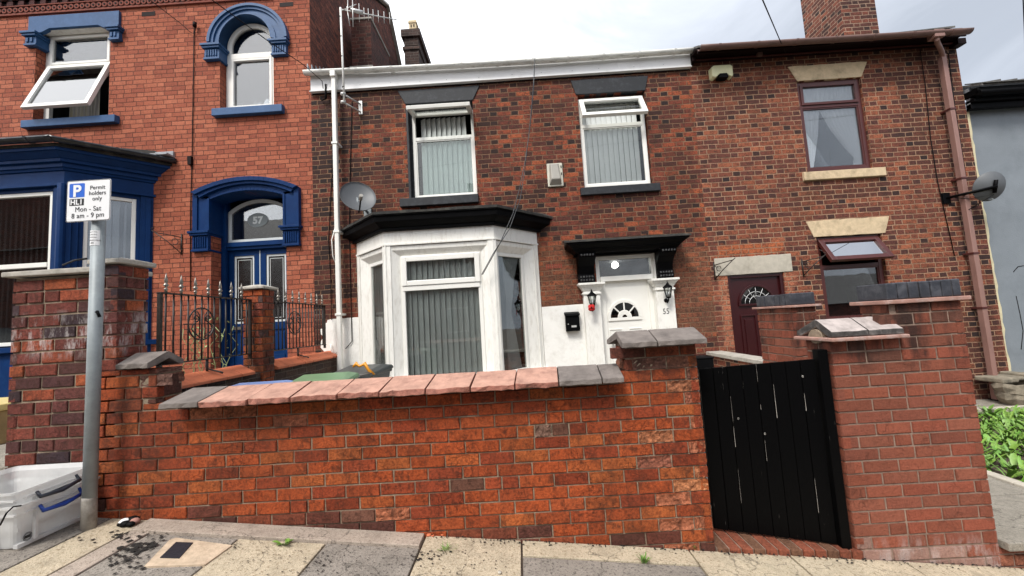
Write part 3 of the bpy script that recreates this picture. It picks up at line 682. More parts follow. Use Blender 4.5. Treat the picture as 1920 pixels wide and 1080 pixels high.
for (ra, rb, r2a, r2b, p0, p1) in ((.70, .665, .65, .62, -.02, .10), (.65, .62, .60, .575, -.02, .075)):
    band(m, fr, arc(A2, Z2, ra, rb, math.pi, 0, N_), arc(A2, Z2, r2a, r2b, math.pi, 0, N_), p0, p1)
band(m, fr, arc(A2, Z2, .60, .575, math.pi, 0, N_), arc(A2-.01, Z2, .50, .50, math.pi, 0, N_), -.02, .05)
band(m, fr, arc(A2-.01, Z2, .50, .50, math.pi, 0, N_), arc(AC, AZ, .455, .46, math.pi, 0, N_), -.02, .065); band(m, fr, arc(AC, AZ, .51, .51, math.pi, 0, N_), arc(AC, AZ, .455, .46, math.pi, 0, N_), -.22, -.0)
# spandrel between the brick opening and the arch
band(m, fr, arc(AC, AZ-.03, .68, .66, math.pi, 0, N_), arc(AC, AZ, .455, .46, math.pi, 0, N_), -.21, -.03)
ar = m.build('window_arch', SBLUE, H57, 0)
CRZ = P(395, 79, 6.28).z; corbel(ar, P(383, 90, 6.34).x, P(411, 90, 6.34).x, CRZ, .27, 5); corbel(ar, P(509, 80, 6.34).x, P(536, 80, 6.34).x, CRZ, .27, 5)
for (a, b) in ((-6.32, -6.08), (-3.86, -3.62)): m = M(); m.fbox(fr, a, b, .0, .004, 7.2, 7.28); m.build('air_brick', SOFF, H57)
# door surround of 57
m = M()
def seg_arc(u0, u1, zs, zc, n=20):
    w_ = (u1-u0)/2; h = zc-zs; R = (w_*w_+h*h)/(2*h); c = (u0+u1)/2
    return [(c-w_+2*w_*i/n, zc-R+math.sqrt(R*R-(w_-2*w_*i/n)**2)) for i in range(n+1)]
o0 = seg_arc(-5.32, -3.53, 3.90, 4.115); i0 = seg_arc(-5.24, -3.60, 3.86, 4.045); i1 = seg_arc(-5.19, -3.65, 3.81, 4.0); i2 = seg_arc(-5.05, -3.80, 3.78, 3.90)
band(m, fr, o0, i0, -.02, .13); band(m, fr, i0, i1, -.02, .10); band(m, fr, i1, i2, -.30, .055)
for (a, b) in ((-5.24, -5.05), (-3.80, -3.61)): m.fbox(fr, a, b, -.02, .055, 3.2, 3.84); m.fbox(fr, a, b, -.30, -.02, 3.2, 3.80)
m.fbox(fr, -5.32, -5.24, -.02, .08, 3.2, 3.90); m.fbox(fr, -3.61, -3.53, -.02, .08, 3.2, 3.90)
m.fbox(fr, -5.08, -5.045, .0, .07, 3.2, 3.80); m.fbox(fr, -3.805, -3.77, .0, .07, 3.2, 3.80)
ds = m.build('door_arch', SBLUE and BLUE, H57, .004)
CRZ = P(370, 432, 6.28).z; corbel(ds, P(360, 450, 6.34).x, P(390, 450, 6.34).x, CRZ, .34, 6, BLUE, -.3); corbel(ds, P(530, 450, 6.34).x, P(560, 450, 6.34).x, CRZ, .34, 6, BLUE, -.3)
# the double door, set back in the porch
DN = -.34
m = M()
framebars(m, fr, -5.12, -3.80, .62, 3.98, DN-.05, DN+.04, .10)
m.fbox(fr, -5.12, -3.80, DN-.05, DN+.09, 3.02, 3.10); m.fbox(fr, -5.02, -3.90, DN-.05, DN+.06, 2.97, 3.02)
m.fbox(fr, -5.2, -5.0, DN+.04, DN+.1, .62, 3.86)
dr = m.build('door', BLUE, H57, .004, 'blue double door with frosted glass panels')
for s, (a, b) in enumerate(((-5.02, -4.465), (-4.455, -3.90))):
    m = M(); framebars(m, fr, a, b, .72, 2.97, DN-.04, DN, .10); m.fbox(fr, a+.1, b-.1, DN-.04, DN, 1.55, 1.68); m.fbox(fr, a+.1, b-.1, DN-.03, DN-.02, .8, 1.56)
    m.fbox(fr, a+.14, b-.14, DN-.02, DN-.008, 1.2, 1.5); m.fbox(fr, a+.14, b-.14, DN-.02, DN-.008, .86, 1.12)
    m.build('door_leaf', BLUE, dr, .004)
    m = M(); framebars(m, fr, a+.1, b-.1, 1.68, 2.87, DN-.028, DN-.018, .035); framebars(m, fr, a+.16, b-.16, 1.75, 2.80, DN-.028, DN-.018, .008); m.build('etched_border', GREYL, dr)
    pane(dr, fr, a+.1, b-.1, 1.68, 2.87, DN-.02, GLO)
m = M(); m.fbox(fr, -4.467, -4.453, DN, DN+.004, .75, 2.95); m.build('door_gap', GREYL, dr)
m = M(); m.fprism(fr, (seg_arc(-5.02, -3.90, 3.66, 3.86)[::-1]+[(-5.02, 3.1), (-3.90, 3.1)]), DN-.02, DN-.01)
m.build('fanlight_pane', GLS, dr)
m = M(); so, si = seg_arc(-5.02, -3.90, 3.66, 3.87), seg_arc(-4.96, -3.96, 3.63, 3.81); band(m, fr, so, si, DN-.01, DN+.01)
m.fbox(fr, -5.02, -4.96, DN-.01, DN+.01, 3.1, 3.65); m.fbox(fr, -3.96, -3.90, DN-.01, DN+.01, 3.1, 3.65); m.fbox(fr, -4.96, -3.96, DN-.01, DN+.01, 3.1, 3.16)
m.build('fanlight_frame', GREYL, dr, .003)
m = M(); m.fprism(fr, seg_arc(-5.02, -3.90, 3.86, 3.96)+[(-3.9, 3.97), (-5.02, 3.97)], DN-.03, DN+.0); m.build('arch_infill', BLUE, dr)
c57 = P(482, 412, 6.4-DN-.012)
m = M(); m.fprism(fr, arc(c57.x, c57.z, .185, .125, 0, 2*math.pi, 28)[:-1], DN-.008, DN-.004); m.build('number_oval', GREYP, dr)
text('57', .17, fr, c57.x, DN-.003, c57.z-.06, GREYL, 'door_number', dr, bold=.008)
room(dr, fr, -5.0, -3.92, .7, 3.9, DN-.06, 1.2)
m = M(); m.fbox(fr, -4.93, -4.78, DN-.04, DN+.012, 1.58, 1.63); m.build('letter_flap', BRASS, dr)
m = M(); m.fbox(fr, -5.15, -3.75, -.6, .25, .62, .78); m.build('door_step', STONEG, dr)
# bay window of 57
b57 = M()
plan = [(-9.35, 6.4), (-8.64, 5.69), (-6.76, 5.69), (-6.05, 6.4)]
def offset_plan(p, d):
    # outset of the three-sided bay plan, keeping the ends on the wall
    (ax, ay), (bx, by), (cx_, cy_), (dx_, dy_) = p; k = d*math.tan(math.radians(22.5)); r2 = d*math.sqrt(2)
    return [(ax-r2, ay), (bx-k, by-d), (cx_+k, cy_-d), (dx_+r2, dy_)]
def plan_band(m, p, z0, z1, d0, d1=None, mi=0, z0b=None, inner=-.12):
    a = offset_plan(p, d0); b = offset_plan(p, d1 if d1 is not None else d0); i_ = offset_plan(p, inner)
    for k in range(3):
        m.prism([(a[k][0], a[k][1], z0), (a[k+1][0], a[k+1][1], z0), (i_[k+1][0], i_[k+1][1], z0), (i_[k][0], i_[k][1], z0)],
                [(b[k][0], b[k][1], z1), (b[k+1][0], b[k+1][1], z1), (i_[k+1][0], i_[k+1][1], z1), (i_[k][0], i_[k][1], z1)], mi)
m = M()
plan_band(m, plan, 3.94, 4.14, 0, .0); plan_band(m, plan, 4.14, 4.18, .02, .03); plan_band(m, plan, 4.18, 4.25, .05, .05); plan_band(m, plan, 4.25, 4.30, .09, .09)
plan_band(m, plan, 4.30, 4.38, .10, .18); plan_band(m, plan, 4.38, 4.43, .20, .20)
plan_band(m, plan, .62, 1.42, 0); plan_band(m, plan, 1.42, 1.50, .07, .07); plan_band(m, plan, 3.90, 3.94, .03, .03)
FB = F(-6.76, 5.69, 0); FR_ = F(-6.76, 5.69, math.radians(45)); FL_ = F(-9.35, 6.4, math.radians(-45)); SL = .71*math.sqrt(2)
for q, (g, a, b) in enumerate(((FB, -1.88, 0), (FR_, 0, SL), (FL_, 0, SL))):
    pw = .16
    m.fbox(g, a, a+pw, -.12, 0, 1.5, 3.9); m.fbox(g, b-pw, b, -.12, 0, 1.5, 3.9)
    m.fbox(g, a+.03, a+.09, 0, .03, 1.5, 3.86); m.fbox(g, b-.09, b-.03, 0, .03, 1.5, 3.86)
    m.fbox(g, a+pw, a+pw+.05, -.12, -.03, 1.5, 3.84); m.fbox(g, b-pw-.05, b-pw, -.12, -.03, 1.5, 3.84); m.fbox(g, a+pw, b-pw, -.12, -.03, 3.84, 3.9)
m.tube([(-6.76, 5.67, 1.5), (-6.76, 5.67, 3.92)], .055, 10)
bay57 = m.build('bay_window', BLUE, H57, .004, 'royal blue timber bay window')
def baywin(par, g, a, b, z0, z1, n, tz, mat, gl, blind, fw=.055, gap=None, bz=None, ang=.5):
    m = M(); framebars(m, g, a, b, z0, z1, n-.05, n, fw)
    if tz: m.fbox(g, a+fw, b-fw, n-.05, n+.01, tz-.035, tz+.035)
    m.build('frame', mat, par, .004)
    pane(par, g, a+fw-.005, b-fw+.005, z0+fw-.005, z1-fw+.005, n-.03, gl)
    if blind: blinds(par, g, a+fw, b-fw, z0+fw, (bz or z1-fw), n-.16, blind, gap=gap, ang=ang)
baywin(bay57, FB, -1.67, -.21, 1.52, 3.84, -.045, 2.71, WHITE, GL, GREYD)
baywin(bay57, FR_, .2, SL-.21, 1.52, 3.84, -.045, None, WHITE, GLS, WHB)
baywin(bay57, FL_, .2, SL-.21, 1.52, 3.84, -.045, None, WHITE, GLS, WHB)
m = M(); m.prism([(-9.1, 7.2, 1.45), (-9.0, 6.35, 1.45), (-8.55, 6.0, 1.45), (-6.85, 6.0, 1.45), (-6.35, 6.35, 1.45), (-6.3, 7.2, 1.45)], [(-9.1, 7.2, 3.95), (-9.0, 6.35, 3.95), (-8.55, 6.0, 3.95), (-6.85, 6.0, 3.95), (-6.35, 6.35, 3.95), (-6.3, 7.2, 3.95)])
m.build('room_lining', DARK, bay57)
m = M(); t_ = offset_plan(plan, .22)
m.prism([(x, y, 4.43) for x, y in t_], [(x, y, 4.47) for x, y in t_]); m.prism([(x, y, 4.47) for x, y in t_], [(t_[0][0]+.3, 6.4, 4.72), (t_[1][0]+.3, 6.2, 4.72), (t_[2][0]-.3, 6.2, 4.72), (t_[3][0]-.3, 6.4, 4.72)])
m.build('bay_roof', ASPH, bay57)
go = offset_plan(plan, .27)
for k in range(3):
    a_, b_ = Vector((*go[k], 4.53)), Vector((*go[k+1], 4.53)); d_ = (b_-a_).normalized()*.035
    gutter(bay57, a_-(d_ if k else d_*0), b_+(d_ if k < 2 else d_*0), DGUT, .07, 'bay_gutter', 3)
m = M(); m.fbox(fr, -6.45, -5.7, -.005, .03, 4.56, 4.68); m.fbox(fr, -6.2, -5.66, .03, .2, 4.55, 4.58); m.build('lead_flashing', LEAD, bay57, .004)

FZ0 = (P(582, 166, 6.33).z+P(1288, 129, 6.33).z)/2
GL0, GL1 = P(580, 130, 6.19).z, P(1290, 89, 6.19).z

# ================================================================ house 55 (middle, white bay)
H55 = thing('brick_house', 'dark patchy brick middle house with white bay window and white door numbered 55', 'house', (-.1, 6.4, .1), 'terraced houses')
holes = [(-1.68, -.55, 3.58, 5.27), (1.25, 2.39, 3.59, 5.22), (-2.3, .1, .1, 2.85), (1.33, 2.30, .2, 2.42)]
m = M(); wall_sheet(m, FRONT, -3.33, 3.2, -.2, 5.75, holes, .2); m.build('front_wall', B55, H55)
m = M()
for (y0, z0, y1, z1) in ((6.32, GL0-.03, 9.9, 7.9), (9.9, 7.95, 13.4, 5.9)):
    m.prism([(-3.32, y0, z0), (3.2, y0, z0), (3.2, y1, z1), (-3.32, y1, z1)], [(-3.32, y0, z0+.04), (3.2, y0, z0+.04), (3.2, y1, z1+.04), (-3.32, y1, z1+.04)])
rf = m.build('roof', SLATE, H55)
m = M(); m.box(-3.3, 3.2, 13.2, 13.4, 0, 5.9); m.build('back_wall', B55, H55)
# stepped lead soakers up the abutment
m = M()
for i in range(7):
    y = 6.27+i*.14; z = GL0+.04+i*.08
    m.prism([(-3.325, y, z), (-3.325, y+.14, z), (-3.325, y+.14, z+.03), (-3.325, y, z+.12)], [(-3.31, y, z), (-3.31, y+.14, z), (-3.31, y+.14, z+.03), (-3.31, y, z+.12)])
m.build('lead_soaker', LEAD, rf)
def stack(x0, x1, y0, y1, z0, z1, mat, capmat, par, caps=((.0, .0),), name='chimney'):
    m = M(); m.box(x0, x1, y0, y1, z0, z1); c = m.build(name, mat, par)
    return c
ch = stack(-3.16, -2.74, 7.77, 8.95, 6.6, 8.02, CHIM, None, rf)
m = M(); m.box(-3.18, -2.72, 7.75, 8.97, 8.02, 8.06); m.build('chimney_cap', CAPST, ch, .006)
m = M(); m.box(-3.2, -2.7, 7.7, 7.77, 6.8, 6.95); m.build('flaunching', CAPST, ch, .02)
ch = stack(-2.79, -2.38, 10.6, 12.5, 7.2, 9.52, CHIMG, None, rf)
m = M(); m.box(-2.83, -2.34, 10.56, 12.54, 9.38, 9.47); m.box(-2.86, -2.31, 10.53, 12.57, 9.76, 9.98); m.box(-2.79, -2.38, 10.6, 12.5, 9.47, 9.76); m.build('oversailing_course', CHIMG, ch, .006)
m = M(); cx_, cy_ = -2.55, 10.8
for (a, z0, z1) in ((.125, 9.98, 10.06), (.105, 10.06, 10.28), (.125, 10.28, 10.33), (.11, 10.33, 10.37)): m.box(cx_-a, cx_+a, cy_-a, cy_+a, z0, z1)
for s_ in (-.04, .04): m.box(cx_+s_-.018, cx_+s_+.018, cy_-.11, cy_-.104, 10.15, 10.24, 1)
m.build('chimney_pot', [POTM, SOFF], ch, .008)
# fascia, gutter, downpipe
m = M(); m.fbox(fr, -3.30, 3.19, .0, .07, FZ0, FZ0+.29); m.fbox(fr, -3.32, 3.20, -.02, .076, FZ0-.012, FZ0+.004)
for u in (-.9, 1.95): m.fbox(fr, u, u+.03, .07, .074, FZ0, FZ0+.28)
fa = m.build('fascia_board', FASC, H55, .004)
for k in range(12): m = M(); m.lathe([(.007, 0), (.005, .003)], (-3.0+k*.52+random.uniform(-.05, .05), 6.328, FZ0+.04+random.uniform(0, .03)), 6, mat=Matrix.Rotation(math.pi/2, 3, 'X')); m.build('fixing_nail', LEAD, fa)
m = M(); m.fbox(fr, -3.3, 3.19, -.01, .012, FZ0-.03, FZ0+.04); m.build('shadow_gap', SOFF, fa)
gutter(H55, (-3.36, 6.25, GL0), (3.19, 6.25, GL1), GUTW, .062, 'gutter', 11, sag=.03)
m = M(); m.box(-2.905, -2.815, 6.19, 6.31, GL0-.14, GL0-.04); m.box(-2.895, -2.825, 6.22, 6.29, .3, GL0-.12)
dp = m.build('downpipe', WHITE, H55, .012)
for z in (4.55, 3.05, 1.7): m = M(); m.box(-2.91, -2.81, 6.21, 6.4, z, z+.035); m.build('pipe_clip', WHITE, dp, .004)
# upper windows
lintel(H55, fr, -1.83, -.41, 5.25, 5.50, .13, LINT, .02)
lintel(H55, fr, 1.15, 2.47, 5.22, 5.48, .07, LINT, .02)
wl = window(H55, fr, -1.625, -.555, 3.61, 5.14, -.10, WHITE, 4.67, GL, ('top', 78), label='white window left over the bay, top vent propped open', fw=.05)
m = M(); m.fbox(fr, -1.68, -1.625, -.2, -.12, 3.58, 5.27); m.fbox(fr, -1.625, -.55, -.2, -.12, 5.14, 5.27); m.fbox(fr, -1.70, -1.668, -.19, .004, 3.58, 5.25); m.build('black_reveal', LINT, wl)
blinds(wl, fr, -1.5, -.70, 3.66, 4.64, -.19, MINTB, .088, ang=.36); blinds(wl, fr, -1.5, -.74, 4.7, 5.08, -.21, GREYB, .088, ang=.5)
sill(wl, fr, -1.84, -.53, 3.44, 3.58, LINT, .09)
wr = window(H55, fr, 1.255, 2.37, 3.61, 5.17, -.05, WHITE, 4.68, GL, ('top', 30), label='white window right of the alarm box, top vent ajar', fw=.05)
blinds(wr, fr, 1.3, 2.22, 3.66, 5.1, -.145, WHB, .088, ang=-.36)
sill(wr, fr, 1.17, 2.49, 3.45, 3.58, LINT, .07)
# bay window of 55
plan55 = [(-2.61, 6.4), (-1.93, 5.72), (-.28, 5.72), (.40, 6.4)]
m = M(); SL5 = .68*math.sqrt(2)
plan_band(m, plan55, 2.70, 2.885, 0); plan_band(m, plan55, 2.67, 2.70, .012); plan_band(m, plan55, .1, .62, 0); plan_band(m, plan55, .62, .68, .05)
G0 = F(-.28, 5.72, 0); GR = F(-.28, 5.72, math.radians(45)); GLf = F(-2.61, 6.4, math.radians(-45))
for g, a, b, il, ir in ((G0, -1.65, 0, .24, .24), (GR, 0, SL5, .09, .27), (GLf, 0, SL5, .27, .09)):
    # pilaster, sloping cavetto towards the glass, header cove
    l0, r0 = a+.10 if il > .15 else a+.03, b-.10 if ir > .15 else b-.03
    m.fbox(g, a, l0, -.14, 0, .68, 2.67); m.fbox(g, r0, b, -.14, 0, .68, 2.67)
    for (o_, i_) in ((l0, a+il), (r0, b-ir)):
        m.prism([g(o_, -.012, .68), g(i_, -.10, .68), g(i_, -.14, .68), g(o_, -.14, .68)], [g(o_, -.012, 2.67), g(i_, -.10, 2.67), g(i_, -.14, 2.67), g(o_, -.14, 2.67)])
    m.prism([g(l0, -.012, 2.66), g(l0, -.02, 2.60), g(a+il, -.10, 2.50), g(a+il, -.14, 2.50), g(l0, -.14, 2.66)], [g(r0, -.012, 2.66), g(r0, -.02, 2.60), g(b-ir, -.10, 2.50), g(b-ir, -.14, 2.50), g(r0, -.14, 2.66)])
    for q_ in (a+.012, b-.034): m.fbox(g, q_, q_+.022, 0, .009, .68, 2.67)
bay55 = m.build('bay_window', WPAINT, H55, .004, 'white three sided bay window with black roof edge')
g = G0; a, b = -1.43, -.22
m = M(); framebars(m, g, a, b, .66, 2.52, -.14, -.075, .055); m.fbox(g, a+.03, b-.03, -.13, -.06, 1.985, 2.055); m.build('frame', WHITE, bay55, .004)
m = M(); framebars(m, g, a+.02, b-.02, 2.06, 2.50, -.09, -.045, .075); m.build('top_sash', WHITE, bay55, .008)
pane(bay55, g, a+.09, b-.09, 2.12, 2.44, -.07, GL); pane(bay55, g, a+.05, b-.05, .7, 1.99, -.1, GL)
blinds(bay55, g, a+.04, b-.04, .7, 1.99, -.17, GREYB, .085, ang=.42); blinds(bay55, g, a+.04, b-.04, 2.0, 2.46, -.17, GREYB, .085, ang=.42)
for g, a, b in ((GR, .09, SL5-.27), (GLf, .27, SL5-.09)):
    m = M(); framebars(m, g, a, b, .66, 2.50, -.13, -.085, .05); m.build('frame', WHITE, bay55, .004)
    pane(bay55, g, a+.045, b-.045, .7, 2.46, -.11, GL)
blinds(bay55, GLf, .3, SL5-.08, .7, 2.46, -.15, WHB, .085, ang=.15)
curtain(bay55, GR, [(.30, .62, 2.46), (.26, .50, 2.1)], [(.30, .44, 1.8), (.28, .40, 1.6), (.27, .46, 1.3), (.26, .56, .72)], -.137, WHB, 6, .012)
blinds(bay55, GR, .08, .26, .7, 2.46, -.15, GREYB, .085, ang=-.2)
m = M(); inn = offset_plan(plan55, -.32)
m.prism([(inn[0][0], 7.4, .65), *[(x, y, .65) for x, y in inn], (inn[3][0], 7.4, .65)], [(inn[0][0], 7.4, 2.6), *[(x, y, 2.6) for x, y in inn], (inn[3][0], 7.4, 2.6)])
m.build('room_lining', DARK, bay55)
m = M()
plan_band(m, plan55, 2.885, 2.93, .05); plan_band(m, plan55, 2.93, 3.0, .06, .15); plan_band(m, plan55, 3.0, 3.08, .16, .17); plan_band(m, plan55, 3.08, 3.10, .19)
m.build('bay_cornice', BLACK, bay55, .005)
m = M(); t_ = offset_plan(plan55, .20); n_ = 14
def subdiv_loop(pts, z, jz, jx):
    out = []
    for k in range(len(pts)-1):
        for i in range(n_):
            q = i/n_; out.append((pts[k][0]*(1-q)+pts[k+1][0]*q+random.uniform(-jx, jx)*(0 if i == 0 else 1), pts[k][1]*(1-q)+pts[k+1][1]*q+random.uniform(-jx, jx)*(0 if i == 0 else 1), z+random.uniform(-jz, jz)))
    out.append((*pts[-1], z)); return out
lo = subdiv_loop(t_, 3.10, .001, .004); hi = [(x, y, 3.135+random.uniform(-.006, .008)) for x, y, z in lo]
m.prism(lo, hi); ins = offset_plan(plan55, .1)
hi2 = [(x*.9+(-.765)*.1, y+(6.4-y)*.4, 3.2) for x, y, z in hi]
m.prism(hi, hi2); m.build('bay_roof', ASPH, bay55)
# white painted render areas
def render_panel(pts, name='painted_render'): 
    m = M(); m.fprism(fr, pts, -.01, .012); return m.build(name, WREND, H55, .004)
render_panel([(-3.2, .1), (-2.60, .1), (-2.60, 1.66), (-3.05, 1.655), (-3.12, 1.64), (-3.13, 1.60), (-3.17, 1.585), (-3.17, 1.52), (-3.24, 1.50), (-3.23, 1.42), (-3.19, 1.37), (-3.23, 1.31), (-3.24, 1.2), (-3.17, 1.12), (-3.2, 1.0)])
render_panel([(.40, .1), (1.08, .1), (1.08, 1.655), (.75, 1.65), (.40, 1.645)])
# door case
m = M(); framebars(m, fr, 1.33, 2.30, .2, 2.42, -.12, -.01, .06)
m.fbox(fr, 1.39, 2.24, -.12, .03, 2.0, 2.08); m.fbox(fr, 1.39, 1.46, -.12, -.03, .3, 2.0); m.fbox(fr, 2.17, 2.24, -.12, -.03, .3, 2.0)
dr = m.build('door', WHITE, H55, .004, 'white panelled door with fan shaped glass')
m = M(); m.fbox(fr, 1.46, 2.17, -.1, -.05, .3, 2.0); DZ = 1.40; cu = P(1172, 600, 6.44).x
dl = m.build('door_leaf', WHITE, dr, .003)
m = M(); R1 = .275
band(m, fr, arc(cu, DZ, R1, R1*1.05, math.pi, 0, 24), arc(cu, DZ, R1-.045, (R1-.045)*1.05, math.pi, 0, 24), -.05, -.028)
m.fbox(fr, cu-R1, cu+R1, -.05, -.03, DZ-.05, DZ)
band(m, fr, arc(cu, DZ, .115, .12, math.pi, 0, 16), arc(cu, DZ, .04, .042, math.pi, 0, 16), -.05, -.028)
for t in (45, 90, 135):
    t = math.radians(t); m.prism([fr(cu+math.cos(t)*.1-math.sin(t)*.011, -.045, DZ+math.sin(t)*.1+math.cos(t)*.011), fr(cu+math.cos(t)*.1+math.sin(t)*.011, -.045, DZ+math.sin(t)*.1-math.cos(t)*.011), fr(cu+math.cos(t)*.245+math.sin(t)*.011, -.045, DZ+math.sin(t)*.25-math.cos(t)*.011), fr(cu+math.cos(t)*.245-math.sin(t)*.011, -.045, DZ+math.sin(t)*.25+math.cos(t)*.011)],
        [fr(cu+math.cos(t)*.1-math.sin(t)*.011, -.03, DZ+math.sin(t)*.1+math.cos(t)*.011), fr(cu+math.cos(t)*.1+math.sin(t)*.011, -.03, DZ+math.sin(t)*.1-math.cos(t)*.011), fr(cu+math.cos(t)*.245+math.sin(t)*.011, -.03, DZ+math.sin(t)*.25-math.cos(t)*.011), fr(cu+math.cos(t)*.245-math.sin(t)*.011, -.03, DZ+math.sin(t)*.25+math.cos(t)*.011)])
for (a, b) in ((cu-.27, cu-.05), (cu+.05, cu+.27)): framebars(m, fr, a, b, .95, 1.22, -.05, -.038, .018); framebars(m, fr, a, b, .45, .88, -.05, -.038, .018)
m.build('door_moulding', WHITE, dr, .003)
m = M(); m.fprism(fr, arc(cu, DZ, .23, .24, 0, math.pi, 20), -.049, -.046)
m.build('fan_pane', glass('dark_door_glass', .12, (.1, .1, .1)), dr)
m = M(); m.fprism(fr, arc(cu, DZ, .23, .24, 0, math.pi, 20), -.0499, -.0492); m.build('fan_backing', DARK, dr)
pane(dr, fr, 1.39, 2.24, 2.08, 2.36, -.05, GLO, 'fanlight_pane')
room(dr, fr, 1.4, 2.22, .3, 2.36, -.13, 1.1)
m = M(); m.tube([(1.84, 7.15, 2.52), (1.84, 7.15, 2.44)], .005, 6); m.lathe([(.001, .0), (.045, .015), (.065, .06), (.045, .10), (.012, .12)], (1.84, 7.15, 2.30), 14)
em = bpy.data.materials.new('lit_bulb'); em.use_nodes = True; em.node_tree.nodes['Principled BSDF'].inputs['Emission Color'].default_value = (1, .97, .9, 1); em.node_tree.nodes['Principled BSDF'].inputs['Emission Strength'].default_value = 30
m.build('hall_bulb', em, dr)
m = M(); m.fbox(fr, 1.50, 1.54, -.05, -.03, .78, 1.02); m.tube([fr(1.52, -.0, .98), fr(1.64, -.0, .98)], .009, 8); m.tube([fr(1.52, -.05, .98), fr(1.52, 0, .98)], .008, 8); m.build('door_handle', ALU, dr, .003)
# pilasters, brackets, canopy
for (a, b) in ((1.08, 1.345), (2.24, 2.53)):
    m = M(); m.fbox(fr, a, b, -.01, .10, .1, 1.86); m.fbox(fr, a-.02, b+.02, -.01, .12, 1.80, 1.83)
    for k, (z0, z1, e0, e1) in enumerate(((1.86, 1.90, .01, .03), (1.90, 1.95, .03, .07), (1.95, 1.985, .08, .08))):
        m.prism([fr(a-e0, .1+e0, z0), fr(b+e0, .1+e0, z0), fr(b+e0, -.01, z0), fr(a-e0, -.01, z0)], [fr(a-e1, .1+e1, z1), fr(b+e1, .1+e1, z1), fr(b+e1, -.01, z1), fr(a-e1, -.01, z1)])
    m.build('door_pilaster', WPAINT, H55, .004)
m = M(); m.fbox(fr, 1.345, 1.36, -.05, .02, .2, 2.0); m.fbox(fr, 2.27, 2.30, -.02, .03, .2, 2.42); m.build('door_architrave', WPAINT, H55, .003)
m = M()
for (a, b) in ((1.02, 1.29), (2.30, 2.56)):
    prof = [(.0, 1.985), (.09, 1.985), (.11, 2.05), (.07, 2.13), (.10, 2.25), (.20, 2.34), (.28, 2.38), (.30, 2.45), (.0, 2.45)]
    m.prism([fr(a, n, z) for n, z in prof], [fr(b, n, z) for n, z in prof])
    for z in (2.02, 2.075, 2.40):
        for k in range(5): m.fbox(fr, a+.03+k*.045, a+.055+k*.045, .10 if z < 2.2 else .28, .125 if z < 2.2 else .315, z, z+.028, 1)
m.fbox(fr, .97, 2.63, -.01, .10, 2.42, 2.46)
br = m.build('canopy_bracket', [BLACK, plain('worn_black_paint', (.03, .03, .033), .5, .6, 60., (.4, .4, .38), 50., .8)], H55, .004)
m = M()
for (z0, z1, e0, e1) in ((2.45, 2.50, .28, .32), (2.50, 2.515, .335, .335), (2.515, 2.57, .34, .40), (2.57, 2.60, .42, .42)):
    m.prism([fr(.98-(e0-.28), e0, z0), fr(2.58+(e0-.28), e0, z0), fr(2.58+(e0-.28), -.01, z0), fr(.98-(e0-.28), -.01, z0)], [fr(.98-(e1-.28), e1, z1), fr(2.58+(e1-.28), e1, z1), fr(2.58+(e1-.28), -.01, z1), fr(.98-(e1-.28), -.01, z1)])
cn_ = m.build('door_canopy', BLACK, H55, .005)
m = M(); n1_ = 30; a = [(.79+i*(1.95)/n1_, .45+random.uniform(-.008, .008), 2.60) for i in range(n1_+1)]
lo = [fr(u, n, z) for u, n, z in a]+[fr(2.70, -.01, 2.6), fr(.84, -.01, 2.6)]; hi = [fr(u, n-.01, z+.03+random.uniform(-.008, .008)) for u, n, z in a]+[fr(2.70, -.01, 2.70), fr(.84, -.01, 2.70)]
m.prism(lo, hi); m.build('canopy_felt', ASPH, cn_)
text('55', .125, fr, 2.375, .102, 1.415, INK, 'house_number', H55, sx=.85)
# terracotta air grate
m = M()
for k in range(8): m.fbox(fr, .52+k*.034, .536+k*.034, .0, .006, 2.27, 2.34)
m.build('air_grate', plain('red_terracotta', (.3, .05, .03), .8), H55)

# ================================================================ house 53 (right)
H53 = thing('brick_house', 'repointed brown brick house with rosewood window frames and dark red door', 'house', (5.4, 6.4, -.2), 'terraced houses')
holes = [(4.97, 6.05, 3.62, 5.21), (4.97, 6.03, 1.12, 2.52), (3.46, 4.37, .2, 1.98)]
m = M(); wall_sheet(m, FRONT, 3.2, 7.72, -.8, 5.7, holes, .2)
m.prism([(7.72, 6.4, -.8), (7.72, 13.4, -.8), (7.72, 13.4, 5.85), (7.72, 9.9, 7.9), (7.72, 6.4, 5.8)], [(7.5, 6.41, -.8), (7.5, 13.4, -.8), (7.5, 13.4, 5.85), (7.5, 9.9, 7.89), (7.5, 6.41, 5.79)])
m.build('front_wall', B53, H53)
m = M()
for (y0, z0, y1, z1) in ((6.05, 5.69, 9.9, 7.88), (9.9, 7.88, 13.4, 5.9)):
    m.prism([(3.2, y0, z0), (7.45, y0, z0), (7.78, y1, z1), (3.2, y1, z1)], [(3.2, y0, z0+.035), (7.45, y0, z0+.035), (7.78, y1, z1+.035), (3.2, y1, z1+.035)])
m.prism([(6.3, 6.02, 5.695), (7.28, 6.0, 5.705), (7.4, 6.3, 5.88), (6.3, 6.3, 5.86)], [(6.3, 6.02, 5.70), (7.28, 6.0, 5.735), (7.4, 6.3, 5.90), (6.3, 6.3, 5.88)])
rf = m.build('roof', SLATE, H53)
CH53 = facade_brick('brown_chimney_brick', [(0, (.26, .085, .05)), (.35, (.18, .058, .038)), (.6, (.11, .04, .03)), (.8, (.05, .025, .022)), (1, (.03, .02, .02))], (.36, .24, .17), 'F', .24, .082, .0115, seed=15)
ch = stack(6.98, 7.69, 7.6, 8.57, 6.0, 8.9, CH53, None, rf)
m = M(); m.box(6.93, 7.74, 7.55, 8.62, 8.9, 9.05); m.build('chimney_cap', B53, ch)
